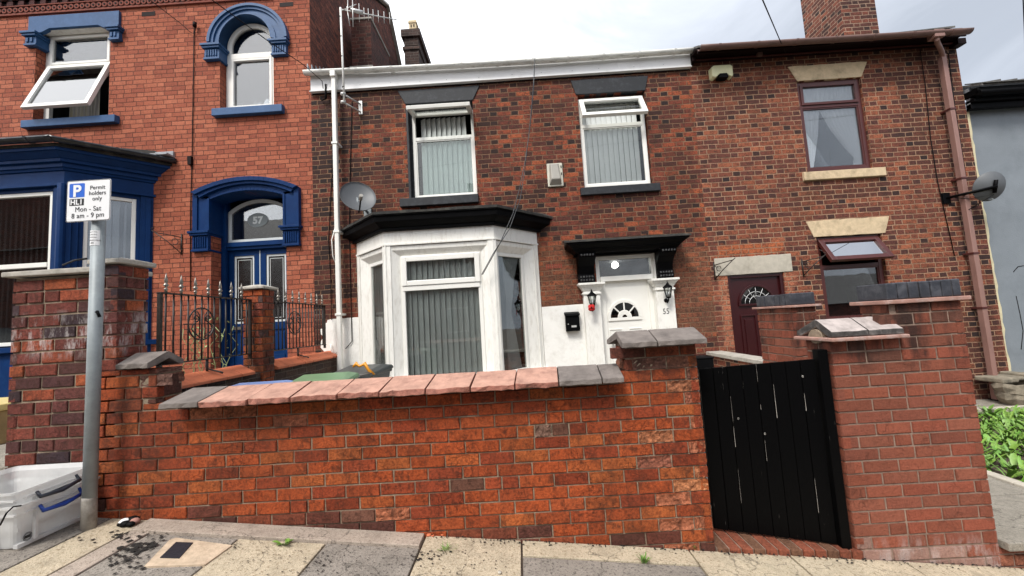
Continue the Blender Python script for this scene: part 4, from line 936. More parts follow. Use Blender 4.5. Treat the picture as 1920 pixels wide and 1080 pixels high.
m = M(); m.fbox(fr, 3.2, 7.62, .0, .30, 5.70, 5.73); m.fbox(fr, 3.2, 7.56, .28, .30, 5.62, 5.72); m.fbox(fr, 3.2, 7.72, .0, .05, 5.65, 5.72); m.fbox(fr, 3.2, 7.70, .05, .07, 5.655, 5.68, 1)
m.fbox(fr, 7.60, 7.74, 0, .14, 5.60, 5.70)
m.fbox(fr, 3.2, 3.26, .0, .12, 5.62, 5.72); 
for u in (4.3,): m.fbox(fr, u, u+.08, .07, .12, 5.64, 5.70, 2)
m.build('eaves_board', [SOFF, MAROON, BROWNG], H53, .004)
gutter(H53, (3.2, 6.03, 5.68), (7.50, 6.0, 5.64), BROWNG, .062, 'gutter', 7)
m = M(); m.fbox(fr, 6.90, 7.06, .31, .44, 5.55, 5.67); m.tube([(6.98, 6.02, 5.6), (6.98, 6.02, 5.52), (7.03, 6.06, 5.50), (7.26, 6.22, 5.46), (7.33, 6.28, 5.40)], .035, 10)
m.fbox(fr, 7.29, 7.365, .07, .15, -.22, 5.44)
dp = m.build('downpipe', BROWNP, H53, .006)
for z in (4.47, 3.3, 2.07, 1.2): m = M(); m.fbox(fr, 7.28, 7.375, 0, .16, z, z+.03); m.build('pipe_clip', MAROON, dp, .003)
m = M(); m.fbox(fr, 7.28, 7.50, .02, .30, -.5, -.2); m.build('drain_gully', MATTB, dp, .02)
lintel(H53, fr, 4.85, 6.19, 5.21, 5.48, .13, STONE, .012); lintel(H53, fr, 4.83, 6.19, 2.52, 2.79, .10, STONE, .012); lintel(H53, fr, 3.27, 4.52, 1.98, 2.27, .0, STONEG, .012)
w1 = window(H53, fr, 4.975, 6.045, 3.63, 5.21, -.035, MAROON, 4.77, glass('clouded_glass', .02, (.95, .97, .98)), label='rosewood upstairs window with tied back net curtains', fw=.065)
curtain(w1, fr, [(5.04, 5.38, 4.75)], [(5.04, 5.30, 4.3), (5.04, 5.14, 3.7)], -.09, CURT, 5, .012)
curtain(w1, fr, [(5.36, 5.98, 4.75)], [(5.5, 5.98, 4.4), (5.72, 5.98, 4.02), (5.84, 5.98, 3.86), (5.80, 5.98, 3.7)], -.09, CURT, 8, .012)
curtain(w1, fr, [(5.04, 5.98, 5.14)], [(5.04, 5.98, 4.8)], -.085, CURT, 12, .01, 'pelmet_curtain')
sill(w1, fr, 4.87, 6.21, 3.47, 3.61, STONE, .05)
w2 = window(H53, fr, 4.98, 6.02, 1.13, 2.51, -.04, MAROON, 2.02, GLS, ('top', 33), label='rosewood ground floor window with top light open', fw=.065, gl2=glass('bright_tilted_glass', .85, (.8, .8, .8)))
sill(w2, fr, 4.87, 6.15, .98, 1.12, STONE, .05)
m = M(); framebars(m, fr, 3.46, 4.37, .2, 1.98, -.12, -.02, .055); dr = m.build('door', DMAR, H53, .004, 'dark red door with an arched leaded light')
m = M(); m.fbox(fr, 3.515, 4.315, -.1, -.06, .25, 1.925); m.build('door_leaf', DMAR, dr)
m = M(); c3 = 3.92
band(m, fr, arc(c3, 1.50, .30, .31, math.pi, 0, 24), arc(c3, 1.50, .265, .275, math.pi, 0, 24), -.06, -.03); m.fbox(fr, c3-.3, c3+.3, -.06, -.03, 1.465, 1.5)
for (a, b) in ((c3-.29, c3-.04), (c3+.04, c3+.29)):
    framebars(m, fr, a, b, .42, 1.32, -.06, -.042, .02); m.fbox(fr, a+.06, b-.06, -.06, -.045, .5, 1.25)
m.build('door_moulding', DMAR, dr, .003)
m = M(); m.fprism(fr, arc(c3, 1.50, .265, .275, 0, math.pi, 20), -.059, -.055); m.build('leaded_pane', glass('leaded_glass', .16, (.12, .15, .14)), dr)
m = M()
for t in (35, 62, 90, 118, 145): t = math.radians(t); m.tube([fr(c3+math.cos(t)*.12, -.052, 1.5+math.sin(t)*.12), fr(c3+math.cos(t)*.26, -.052, 1.5+math.sin(t)*.27)], .0035, 5)
for r in (.12, .19): m.tube([fr(u, -.052, z) for u, z in arc(c3, 1.5, r, r, 0, math.pi, 14)], .0035, 5)
m.tube([fr(c3, -.05, 1.56), fr(c3+.05, -.05, 1.62), fr(c3, -.05, 1.70), fr(c3-.05, -.05, 1.62), fr(c3, -.05, 1.56)], .004, 5)
m.build('lead_came', SWHITE, dr)
m = M(); m.fbox(fr, 4.02, 4.14, -.06, -.045, .88, .90); m.build('letter_flap', ALU, dr)
m = M(); m.fbox(fr, 3.40, 4.45, .0, .35, .0, .27); m.build('door_step', STONEG, dr, .01)

# ================================================================ grey rendered house
HG = thing('rendered_house', 'grey painted rendered house with cream edge and black eaves at the far right', 'house', (9.5, 6.5, -.5))
m = M(); m.box(7.80, 13, 6.5, 11, -.8, 4.56); m.build('front_wall', GREYR, HG)
m = M(); pts0, pts1 = [], []
for i in range(40):
    z = -.1+i*4.6/39; pts0.append((7.72, z)); pts1.append((7.80+random.uniform(-.012, .018), z))
m.fprism(F(0, 6.45, 0), pts0[::-1]+pts1, -.05, .01); m.build('cream_edge', CREAM, HG)
m = M(); m.fbox(fr, 7.74, 13, -.02, .06, 4.50, 4.60); m.fbox(fr, 7.74, 13, -.02, .12, 4.60, 4.66); m.fbox(fr, 7.72, 13, -.02, .2, 4.69, 4.80); m.tube([fr(7.72, .2, 4.70), fr(13, .2, 4.70)], .05, 8)
m.build('eaves', BLACK, HG, .01)
m = M(); m.prism([(7.74, 6.16, 4.80), (13, 6.16, 4.80), (13, 9.2, 6.2), (7.74, 9.2, 6.2)], [(7.74, 6.16, 4.83), (13, 6.16, 4.83), (13, 9.2, 6.23), (7.74, 9.2, 6.23)])
u = 7.76
while u < 12.5: m.hexa([(u, 6.12, 4.82), (u+.25, 6.12, 4.82), (u+.25, 6.4, 4.95), (u, 6.4, 4.95), (u, 6.12, 4.835), (u+.25, 6.12, 4.85+random.uniform(0, .025)), (u+.25, 6.4, 4.98), (u, 6.4, 4.97)]); u += .262
m.build('roof', SLATE, HG)
m = M(); m.fbox(fr, 7.74, 7.86, .0, .05, 4.52, 4.86); m.build('verge_flashing', LEAD, HG)
m = M(); m.fbox(fr, 7.78, 9.5, -.1, .03, .02, .12); m.build('wall_sill', CREAM, HG, .01)
m = M()
for pts in ([(1905, 555), (1912, 590), (1918, 620), (1915, 655)], [(1900, 510), (1908, 500), (1920, 498)]):
    q = [P(x, y, 6.5)+Vector((random.uniform(-.01, .01), -.002, 0)) for x, y in pts]; m.tube(q, .006, 4)
m.build('render_crack', MATTB, HG)
# ================================================================ street wall of 55
PAL = [(.38, .080, .024), (.41, .098, .028), (.34, .068, .022), (.30, .055, .021), (.43, .112, .032), (.36, .078, .025), (.27, .052, .021), (.33, .064, .024)]
PALD = [(.20, .055, .03), (.15, .045, .03), (.26, .07, .035), (.11, .04, .03), (.32, .08, .035)]
PALA = [(.17, .045, .035), (.13, .04, .036), (.20, .05, .036), (.09, .036, .036), (.36, .09, .035), (.05, .032, .04), (.24, .06, .04), (.15, .05, .042), (.11, .045, .04), (.26, .16, .12), (.32, .075, .035), (.17, .045, .035)]
PALM = [(.25, .078, .046), (.27, .08, .046), (.235, .074, .046), (.26, .086, .052), (.275, .076, .044)]
def xz(px, Y, py=720): return P(px, py, Y).x
SW = thing('garden_wall', 'orange brick front garden wall with pink and grey coping tiles', 'garden wall', (-.6, 2.7, .1))
FW = F(0, 2.6, 0)
def base(u): return gz(u)-.06
def wcol(u, z, r):
    if z > .985 and r.random() < .6: return r.choice(PALD)
    if z-gz(u) < .07 and r.random() < .75: return r.choice(PALD)
    if u < -1.9 and r.random() < .35: return r.choice(PAL[3:])
    if r.random() < .035: return (.17, .075, .05)
    if r.random() < .3: return (.38, .076, .022)
    return None
def wspall(u, z):
    p = .012
    if u > .8: p = .34
    if .86 < z < 1.0 and -1.9 < u < -.3: p = .3
    if -2.5 < u < -2.0 and z > 1.05: p = .5
    return p
m = M()
brick_face(m, FW, -2.84, 1.15, base, lambda u: 1.045 if -2.42 < u < .67 else (1.275 if u < 0 else 1.235), PAL, .224, .0778, .009, zoff=-.315, spallfn=wspall, seed=4, colfn=wcol, jit=.003)
brick_face(m, F(-2.42, 2.6, math.pi/2), 0, .22, lambda u: 1.05, lambda u: 1.27, PALD, .224, .0778, zoff=-.315, spall=.6, seed=5)
brick_face(m, F(.68, 2.82, -math.pi/2), 0, .22, lambda u: 1.05, lambda u: 1.235, PALD, .224, .0778, zoff=-.315, spall=.3, seed=6)
brick_face(m, F(1.15, 2.6, math.pi/2), 0, .22, lambda u: -.1, lambda u: 1.235, PAL, .224, .0778, zoff=-.315, spall=.5, seed=7)
bk = F(0, 2.82, math.pi); brick_face(m, bk, -1.15, 2.84, lambda u: -.1, lambda u: 1.04, PAL, .224, .0778, zoff=-.315, spall=.05, seed=8)
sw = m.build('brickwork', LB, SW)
m = M(); m.box(-2.83, 1.14, 2.609, 2.811, -.4, 1.04); m.box(-2.83, -2.43, 2.609, 2.811, 1.04, 1.268); m.box(.69, 1.14, 2.609, 2.811, 1.04, 1.228); m.build('mortar_core', MORT, SW)
def ridge_tile(par, x0, x1, yf, yb, zf, zr, lip=.032, mat=TILEP, rag=.006, arch=False, sk=.05, name='coping_tile', rnd=random, edge=None):
    """a roof shaped coping tile running along X"""
    m = M(); ym = (yf+yb)/2; n = 7
    secs = []
    for i in range(n+1):
        q = i/n; j = lambda a: rnd.uniform(-a, a)
        xf = x0+(x1-x0)*q; xr = xf+sk*(1 if True else 0)*.35
        cz = 0
        f = (xf, yf+j(rag)+(rag*.6 if rnd.random() < .3 else 0), zf+j(rag*.5)); f2 = (xf, yf+.003+j(rag), zf+lip+j(rag*.6)); r = (xr, ym, zr+j(.001)); b2 = (xf, yb, zf+lip); b = (xf, yb, zf)
        ib = (xf, yb-.035, zf); ia = (xr, ym, zr-.05); iff = (xf, yf+.035, zf)
        secs.append([f, f2, (xr, ym-.02, zr-.004), r, b2, b, ib, ia, iff])
    ids = [[m.pt(p) for p in s] for s in secs]
    k = len(ids[0])
    for i in range(n):
        for q in range(k): m.face((ids[i][q], ids[i][(q+1) % k], ids[i+1][(q+1) % k], ids[i+1][q]), 1 if q == 0 else 0)
    m.face(ids[0], 1); m.face(ids[-1][::-1], 1)
    return m.build(name, [mat, edge or mat], par, .004)
CHIPE = plain('chipped_coping_edge', (.30, .12, .085), .9, .35, 30., (.06, .035, .03), 16., .8, .9, 60.)
sp_ = [295, 370, 462, 542, 630, 710, 797, 881, 965, 1048, 1130, 1172]
sx_ = [P(p, 745-(p-295)*.035, 2.455).x for p in sp_]
mats_ = [TILEG]+[TILEP]*8+[TILEG]*2
for k in range(11): ridge_tile(SW, sx_[k]+.004, sx_[k+1]-.004, 2.455+random.uniform(-.004, .004), 2.93, 1.03+random.uniform(-.003, .003), 1.122+random.uniform(-.003, .003), mat=mats_[k], rag=.004 if k in (0, 9, 10) else .008, edge=TILEG if k in (0, 9, 10) else CHIPE)
m = M(); m.box(sx_[0]+.03, sx_[-1]-.02, 2.52, 2.87, 1.028, 1.06); m.build('coping_bed', MORTD, SW)
ridge_tile(SW, -2.66, -2.44, 2.56, 2.84, 1.285, 1.385, mat=TILEG, rag=.006, name='coping_tile')
ridge_tile(SW, .645, .862, 2.48, 2.92, 1.238, 1.335, mat=TILEG, rag=.004); ridge_tile(SW, .87, 1.175, 2.48, 2.92, 1.238, 1.335, mat=TILEG, rag=.004)
m = M(); m.box(.69, 1.12, 2.56, 2.85, 1.225, 1.275); m.build('coping_bed', MORTD, SW)

# ---------------- gate pillars and side walls of 57
GP = thing('gate_pillar', 'dark multicoloured brick gate pillar with flat stone cap left of the sign pole', 'gate pillar', (-3.2, 2.9, .4), 'brick gate pillars')
m = M(); brick_face(m, F(0, 2.68, 0), -3.52, -2.845, lambda u: gz(u)-.06, lambda u: 1.955, PALA, .232, .0845, .012, zoff=.0, seed=21, jit=.003)
brick_face(m, F(-3.52, 2.95, -math.pi/2), 0, .27, lambda u: .3, lambda u: 1.955, PALA, .232, .0845, .012, seed=22); m.build('brickwork', LBP, GP)
m = M(); m.box(-3.51, -2.85, 2.689, 2.95, .1, 1.95); m.build('mortar_core', MORT, GP)
def cap(par, x0, x1, y0, y1, z, h=.045, o=.045, mat=CAPST, pk=.04):
    m = M(); a = [(x0-o, y0-o), (x1+o, y0-o), (x1+o, y1+o), (x0-o, y1+o)]
    m.prism([(x, y, z) for x, y in a], [(x, y, z+h*.7) for x, y in a]); cx_, cy_ = (x0+x1)/2, (y0+y1)/2
    m.prism([(x, y, z+h*.7) for x, y in a], [(cx_+(x-cx_)*.35, cy_+(y-cy_)*.35, z+h+pk) for x, y in a]); return m.build('cap_stone', mat, par, .006)
cap(GP, -3.52, -2.86, 2.68, 2.95, 1.96, .05, .04, pk=.01)
GP2 = thing('gate_pillar', 'narrower brick pillar with stone cap between sign pole and iron railing', 'gate pillar', (-2.77, 2.7, .4), 'brick gate pillars')
m = M(); brick_face(m, FW, -2.845, -2.69, lambda u: 1.28, lambda u: 2.0, PALA, .2, .0798, zoff=-.315, seed=25, jit=.003)
brick_face(m, F(-2.69, 2.6, math.pi/2), 0, .22, lambda u: 1.28, lambda u: 2.0, PALA, .14, .0798, zoff=-.315, seed=26); m.build('brickwork', LBP, GP2)
m = M(); m.box(-2.85, -2.70, 2.609, 2.811, .4, 1.995); m.build('mortar_core', MORTP, GP2); cap(GP2, -2.85, -2.69, 2.6, 2.82, 2.0, .045, .03, pk=.006)
GP3 = thing('gate_pillar', 'slim orange brick pier with white stone cap between the two railing panels', 'gate pillar', (-3.06, 4.6, .6), 'brick gate pillars')
m = M(); PALC = PAL[:5]+[(.10, .06, .055), (.3, .08, .05), (.42, .1, .04)]
brick_face(m, F(0, 4.5, 0), -3.18, -2.95, lambda u: .6, lambda u: 1.995, PALC, .15, .08, seed=31); brick_face(m, F(-2.95, 4.5, math.pi/2), 0, .22, lambda u: .6, lambda u: 1.995, PALC, .15, .08, seed=32); m.build('brickwork', LB, GP3)
m = M(); m.box(-3.17, -2.96, 4.51, 4.72, .3, 1.99); m.build('mortar_core', MORTD, GP3); cap(GP3, -3.18, -2.95, 4.5, 4.72, 2.0, .035, .035, CAPST, .02)
# dividing wall
DW = thing('dividing_wall', 'low sooty brick dividing wall with orange tile coping under the iron railings', 'garden wall', (-3.1, 4.6, .2))
m = M(); m.box(-3.2, -2.98, 2.86, 6.39, -.1, 1.03); m.build('brickwork', BLACKB, DW)
y = 2.9; k = 0
while y < 6.3:
    l_ = .205
    if not (y+l_ > 4.47 and y < 4.74):
        j = random.uniform(-.004, .004); m = M(); a, b = y+.003, y+l_-.003
        pr_ = [(-2.925+j, 1.035), (-2.925+j, 1.062), (-3.08, 1.145+j), (-3.10, 1.145+j), (-3.26, 1.062), (-3.26, 1.035)]
        m.prism([(x, a, z) for x, z in pr_], [(x, b, z) for x, z in pr_]); m.build('coping_tile', TILEO, DW, .004)
    y += l_
def railing(y0, y1, label, medal=True):
    X = -3.07; r = thing('iron_railing', label, 'railing', (X, (y0+y1)/2, 1.15), 'wrought iron railing panels')
    m = M(); m.box(X-.02, X+.02, y0, y1, 1.865, 1.877); m.box(X-.02, X+.02, y0, y1, 1.25, 1.262)
    m.box(X-.015, X+.015, y0, y0+.025, 1.2, 1.87); m.box(X-.015, X+.015, y1-.025, y1, 1.2, 1.87)
    ym = (y0+y1)/2-.05; m.tube([(X, ym, 1.25), (X, ym, 1.12)], .012, 6); m.tube([(X, ym, 1.16), (X+.12, ym+.02, 1.12), (X+.14, ym+.02, 1.11)], .009, 6)
    m.build('rail_frame', IRON, r)
    n = max(3, int((y1-y0-.05)/.079)); bs = [(y0+.03+(y1-y0-.06)*(i+.5)/n) for i in range(n)]
    for i, y in enumerate(bs):
        m = M(); m.tube([(X, y, 1.26), (X, y, 1.868)], .0075, 6); m.build('bar', IRON, r)
        if i % 2 == 0:
            m = M(); m.lathe([(.011, 0), (.011, .02), (.017, .026), (.017, .034), (.007, .042), (.013, .055), (.024, .062), (.020, .072), (.010, .084), (.012, .092), (.017, .10), (.010, .135), (.001, .175)], (X, y, 1.877), 10, sx=.75); m.build('spearhead', BRASS, r)
    cy_ = (y0+y1)/2-(.12 if medal else 0); cz_ = 1.60; m = M(); R = .155
    m.tube([(X, cy_+R*math.cos(t*math.pi/16), cz_+R*math.sin(t*math.pi/16)) for t in range(33)], .007, 6)
    m.tube([(X, cy_-R-.05, cz_), (X, cy_+R+.02, cz_)], .005, 5)
    for sgn in (-1, 1):
        m.tube([(X+.006, cy_+sgn*(.02+.10*math.sin(t*.22)), cz_-.13+t*.0125) for t in range(15)]+[(X+.006, cy_+sgn*(.07+.03*math.cos(t*.5)), cz_+.05+.03*math.sin(t*.5)) for t in range(10)], .0055, 5)
        m.tube([(X+.006, cy_+sgn*.035, cz_-.14), (X+.006, cy_+sgn*.03, cz_+.08), (X+.006, cy_+sgn*.06, cz_+.12)], .005, 5)
    m.build('scroll_medallion', IRON, r)
railing(2.95+.36, 4.47, 'black iron railing panel with silver spearheads nearest the parking sign')
railing(4.76, 6.2, 'black iron railing panel behind the slim brick pier, nearest the white painted wall')

# ---------------- right hand wall of 53
RW = thing('garden_wall', 'stepped smooth red brick garden wall with ridge coping and blue brick top', 'garden wall', (2.45, 2.7, -.2))
m = M()
def rcol(u, z, r):
    if (z > 1.28 or (z > 1.06 and u < 2.45)) and r.random() < .45: return (.15, .06, .04)
    if z < gz(u)+.16 and r.random() < .5: return (.34, .20, .16)
    return None
brick_face(m, FW, 2.025, 2.90, lambda u: gz(u)-.08, lambda u: 1.195 if u < 2.44 else 1.41, PALM, .2265, .0765, .0105, zoff=-.33, seed=41, jit=.001, colfn=rcol, closer=True)
brick_face(m, F(2.025, 2.82, -math.pi/2), 0, .22, lambda u: -.2, lambda u: 1.195, PALM, .2265, .0765, .0105, zoff=-.33, seed=42, jit=.001, closer=True)
brick_face(m, F(2.43, 2.82, -math.pi/2), 0, .22, lambda u: 1.2, lambda u: 1.41, PALM, .2265, .0765, .0105, zoff=-.33, seed=43, jit=.001)
brick_face(m, F(2.90, 2.6, math.pi/2), 0, .22, lambda u: -.3, lambda u: 1.41, PALM, .2265, .0765, .0105, zoff=-.33, seed=44, jit=.001)
m.build('brickwork', LBS, RW)
m = M(); m.box(2.03, 2.895, 2.606, 2.814, -.6, 1.19); m.box(2.44, 2.895, 2.606, 2.814, 1.19, 1.405); m.build('mortar_core', MORTP, RW)
SOOTC = plain('sooty_tile_edge', (.05, .045, .042), .9, .4, 20., (.25, .22, .2), 14., .6); WPINK = plain('whitened_pink_creasing', (.36, .2, .16), .9, .25, 9., (.5, .46, .43), 7., .7, .5, 60.)
m = M(); m.box(1.985, 2.475, 2.528, 2.885, 1.195, 1.218); m.build('tile_creasing', WPINK, RW, .006)
for (a, b) in ((2.005, 2.235), (2.243, 2.462)): ridge_tile(RW, a, b, 2.55, 2.87, 1.222, 1.335, lip=.034, mat=TILEW, rag=.003, edge=SOOTC)
m = M(); m.lathe([(.06, 0), (.06, .08)], (2.012, 2.71, 1.222), 12, mat=Matrix.Rotation(math.pi/2, 3, 'Y'), sx=.8); m.build('mortar_fill', MORT, RW)
m = M(); m.box(2.395, 2.935, 2.565, 2.86, 1.412, 1.438); m.build('tile_creasing', WPINK, RW, .005)
def on_edge(par, x0, x1, y0, y1, z0, z1, ax, mat=BLUEB, w=.072):
    u = x0 if ax == 'x' else y0; e = x1 if ax == 'x' else y1
    while u < e-.03:
        v = min(u+w, e); m = M(); j = random.uniform(-.003, .003)
        if ax == 'x': m.box(u+.003, v-.003, y0+j, y1+j, z0, z1+j)
        else: m.box(x0+j, x1+j, u+.003, v-.003, z0, z1+j)
        m.build('edge_brick', mat, par, .007); u = v
on_edge(RW, 2.42, 2.91, 2.59, 2.82, 1.44, 1.55, 'x')
m = M(); m.box(2.43, 2.9, 2.6, 2.81, 1.44, 1.535); m.build('coping_bed', MORTD, RW)
BP = thing('brick_pier', 'shorter red brick pier topped with dark blue bricks behind the black gate', 'gate pillar', (2.52, 3.75, .1))
m = M()
brick_face(m, F(0, 3.5, 0), 2.42, 2.64, lambda u: 0, lambda u: 1.42, PALM, .2265, .0765, .0105, seed=51, jit=.001, closer=True); brick_face(m, F(2.42, 4.0, -math.pi/2), 0, .5, lambda u: 0, lambda u: 1.42, PALM, .2265, .0765, .0105, seed=52, jit=.001, closer=True); m.build('brickwork', LBS, BP)
m = M(); m.box(2.427, 2.635, 3.507, 3.993, -.1, 1.415); m.build('mortar_core', MORTP, BP)
m = M(); m.box(2.39, 2.67, 3.47, 4.03, 1.42, 1.44); m.build('tile_creasing', WPINK, BP, .004)
on_edge(BP, 2.42, 2.64, 3.5, 4.0, 1.442, 1.545, 'y')
LW = thing('garden_wall', 'low brick wall with mossy flat stone coping in front of the red door', 'garden wall', (3.1, 5.2, .1))
m = M(); m.box(3.02, 3.2, 4.0, 6.39, -.1, .72); m.build('brickwork', B53, LW)
m = M(); m.box(2.98, 3.24, 3.97, 6.39, .72, .775); m.build('cap_stone', CAPST, LW, .008)
# brick plinth, slab path and bed right of the wall
PL = thing('brick_plinth', 'low brick plinth edging the slab path right of the red brick wall', 'retaining wall', (4, 2.7, -.4))
m = M(); brick_face(m, F(0, 2.615, 0), 2.91, 6.5, lambda u: gz(u)-.05, lambda u: -.135, [(.4, .15, .09), (.36, .12, .08), (.3, .12, .08)], .232, .075, zoff=-.33, spall=.3, seed=61); m.build('brickwork', LB, PL)
m = M(); m.box(2.91, 6.5, 2.624, 2.80, -1.1, -.14); m.build('mortar_core', MORTP, PL)
m = M(); u = 2.92; g2 = 0
for k, (a, b) in enumerate(((2.92, 3.87),)):
    y = 2.56
    for yy in (3.15, 3.8, 4.5, 5.2, 5.5): m.box(a, b, y+.004, yy-.004, -.14, -.088+random.uniform(-.002, .002)); y = yy
m.box(3.87, 7.0, 2.62, 2.9, -.14, -.09)
struct(m.build('path', CONC, bev=.006))
m = M(); m.box(3.93, 9, 2.9, 5.5, -.5, -.15); struct(m.build('garden_bed', SOIL))
m = M(); m.box(2.92, 9, 5.5, 6.4, -.5, -.22); struct(m.build('patio', CONC))
m = M(); a = []
for i in range(14): y = 2.9+i*.2; a.append((3.86+random.uniform(-.006, .006), y, -.07+random.uniform(-.005, .005)))
for i in range(13): m.hexa([(a[i][0], a[i][1], -.15), (a[i][0]+.09, a[i][1], -.15), (a[i+1][0]+.09, a[i+1][1], -.15), (a[i+1][0], a[i+1][1], -.15), a[i], (a[i][0]+.09, a[i][1], a[i][2]), (a[i+1][0]+.09, a[i+1][1], a[i+1][2]), a[i+1]])
m.hexa([(3.95, 5.42, -.15), (9, 5.42, -.22), (9, 5.5, -.22), (3.95, 5.5, -.15), (3.95, 5.42, -.08), (9, 5.42, -.1), (9, 5.5, -.1), (3.95, 5.5, -.08)])
ke = m.build('garden_edging', STONEG, None, .01); tag(ke, 'thin weathered stone edging kerb around the leafy bed', 'edging')

# ---------------- gate
def gate_mat():
    m, t, b = new('flaking_black_boards')
    g = N(t, 'ShaderNodeMapping'); g.inputs['Scale'].default_value = (1, 1, .05); L(t, wpos(t), g.inputs[0])
    n = noise(t, 90., 5., .7, g.outputs[0]); n2 = noise(t, 5., 5., .7); n3 = noise(t, 25., 3.)
    k = ma(t, 'MULTIPLY', ramp(t, n, [(.64, (0, 0, 0)), (.67, (1, 1, 1))]), ramp(t, n2, [(.56, (0, 0, 0)), (.62, (1, 1, 1))]))
    col = mix(t, ma(t, 'MULTIPLY', k, .8), (.0022, .0022, .0024), (.34, .32, .29)); L(t, col, b.inputs['Base Color'])
    b.inputs['Roughness'].default_value = .45; b.inputs['Specular IOR Level'].default_value = .06; bump(t, b, n, .3, .003); return m
GM = gate_mat()
GT = thing('garden_gate', 'black painted close boarded wooden gate between the brick pillars', 'gate', (1.65, 2.78, .02))
gx0, gx1 = 1.235, 1.942; nb = 8
def gt(x, z, y=0): return Vector((x+.0, 2.64+(1.945-x)*.19+y, z))
GAPM = plain('bare_wood_gap', (.6, .57, .52), .9, .4, 30., (.01, .01, .01), 5., 1., stretch=(3, 1, 1))
rg = random.Random(17); SLIV = plain('bare_wood_sliver', (.42, .39, .35), .9, .4, 40., bs=0)
for k in range(nb):
    a, b = gx0+(gx1-gx0)*k/nb+.0022, gx0+(gx1-gx0)*(k+1)/nb-.0022; zt = 1.04+.04*(k/nb)
    zb = -.02-.008*k
    m = M(); m.hexa([gt(a, zb), gt(b, zb-.01), gt(b, zb-.01, .02), gt(a, zb, .02), gt(a, zt), gt(b, zt+.004), gt(b, zt+.004, .02), gt(a, zt, .02)])
    z = rg.uniform(.05, .3)                           # paint worn off the arris
    while z < .95 and k:
        l_ = rg.uniform(.03, .22); w_ = rg.uniform(.0004, .0013); xj = a+rg.choice((.0012, .002, .004))
        if rg.random() < .5: m.hexa([gt(xj-w_, z, -.0008), gt(xj+w_, z, -.0008), gt(xj+w_, z, .002), gt(xj-w_, z, .002), gt(xj-w_*.3, z+l_, -.0008), gt(xj+w_*.3, z+l_, -.0008), gt(xj+w_*.3, z+l_, .002), gt(xj-w_*.3, z+l_, .002)], 1)
        z += l_+rg.uniform(.01, .2)
    m.build('board', [GM, SLIV], GT, .0025)
m = M(); m.hexa([gt(gx0+.01, .04, .021), gt(gx1-.01, .0, .021), gt(gx1-.01, .0, .026), gt(gx0+.01, .04, .026), gt(gx0+.01, 1.03, .021), gt(gx1-.01, 1.06, .021), gt(gx1-.01, 1.06, .026), gt(gx0+.01, 1.03, .026)])
m.build('backing_strip', GAPM, GT)
for z in (.2, .85):
    m = M(); m.hexa([gt(gx0, z, .026), gt(gx1, z, .026), gt(gx1, z, .06), gt(gx0, z, .06), gt(gx0, z+.09, .026), gt(gx1, z+.09, .026), gt(gx1, z+.09, .06), gt(gx0, z+.09, .06)]); m.build('ledge', GM, GT)
m = M()
for (x, z) in ((1.86, .97), (1.60, .60), (1.45, .70)): m.tube([gt(x+.004*math.cos(t), z+.006*math.sin(t), .0) for t in [i*math.pi/6 for i in range(13)]], .0015, 4)
m.build('knot', GAPM, GT)
m = M(); m.box(1.946, 2.008, 2.61, 2.665, -.12, 1.142); tag(m.build('gate_post', GM, None, .004), 'slim black timber gate post against the smooth red brick wall', 'gate post')
m = M(); m.box(1.26, 1.40, 2.89, 3.03, -.1, 1.09); m.box(1.255, 1.405, 2.885, 3.035, 1.09, 1.105); tag(m.build('gate_post', MATTB, None, .006), 'square black gate post behind the left top corner of the gate', 'gate post')
m = M(); m.box(1.185, 1.21, 2.74, 2.80, .0, 1.13); tag(m.build('gate_post', STEEL, None, .004), 'thin weathered grey stop post in the gap beside the orange brick pillar', 'gate post')
TH = thing('brick_threshold', 'row of red bricks on edge forming the step below the black gate', 'step', (1.58, 2.7, -.1))
u = 1.16; k = 0
while u < 2.0:
    z = -.035-.07*(u-1.15); c = (.30, .09, .05) if k % 3 else (.2, .10, .06)
    m = M(); m.hexa([(u+.004, 2.585, z-.2), (u+.069, 2.585, z-.2), (u+.069, 2.83, z-.2), (u+.004, 2.83, z-.2), (u+.004, 2.585, z-.004), (u+.069, 2.585, z-.009), (u+.069, 2.83, z-.004), (u+.004, 2.83, z)], 0, c); m.build('edge_brick', LBT, TH, .006); u += .075; k += 1
m = M(); m.hexa([(1.16, 2.6, -.3), (2.0, 2.6, -.4), (2.0, 2.82, -.4), (1.16, 2.82, -.3), (1.16, 2.6, -.045), (2.0, 2.6, -.105), (2.0, 2.82, -.105), (1.16, 2.82, -.045)]); m.build('mortar_bed', MORTP, TH)

# ================================================================ street furniture and small things
SG = thing('sign_post', 'grey metal pole carrying a white resident permit parking sign', 'road sign', (-2.70, 2.47, gz(-2.7)))
pz = 2.31
m = M(); m.tube([(-2.702, 2.47, gz(-2.7)-.05), (-2.695, 2.47, 2.30)], .0345, 24); m.build('pole', STEEL, SG)
m = M(); m.lathe([(.0347, 0), (.037, .001), (.036, .18), (.0347, .2)], (-2.702, 2.47, .33), 24); m.build('pole_base', plain('stained_pole_base', (.3, .28, .25), .8, .2, 20., (.12, .09, .06), 12., .7), SG)
a, b = P(127, 340, 2.42), P(204, 412, 2.42)
fs = F(0, 2.42, math.radians(0)); sx0, sx1, sz0, sz1 = a.x-.003, b.x+.006, b.z-.0, a.z-.0
def rrect(u0, u1, z0, z1, r, n=4): return [p for (cx_, cz_, t0) in ((u1-r, z1-r, 0), (u0+r, z1-r, 90), (u0+r, z0+r, 180), (u1-r, z0+r, 270)) for p in arc(cx_, cz_, r, r, math.radians(t0), math.radians(t0+90), n)]
m = M(); m.fprism(fs, rrect(sx0, sx1, sz0, sz1, .012), -.004, 0); pl = m.build('sign_plate', SWHITE, SG)
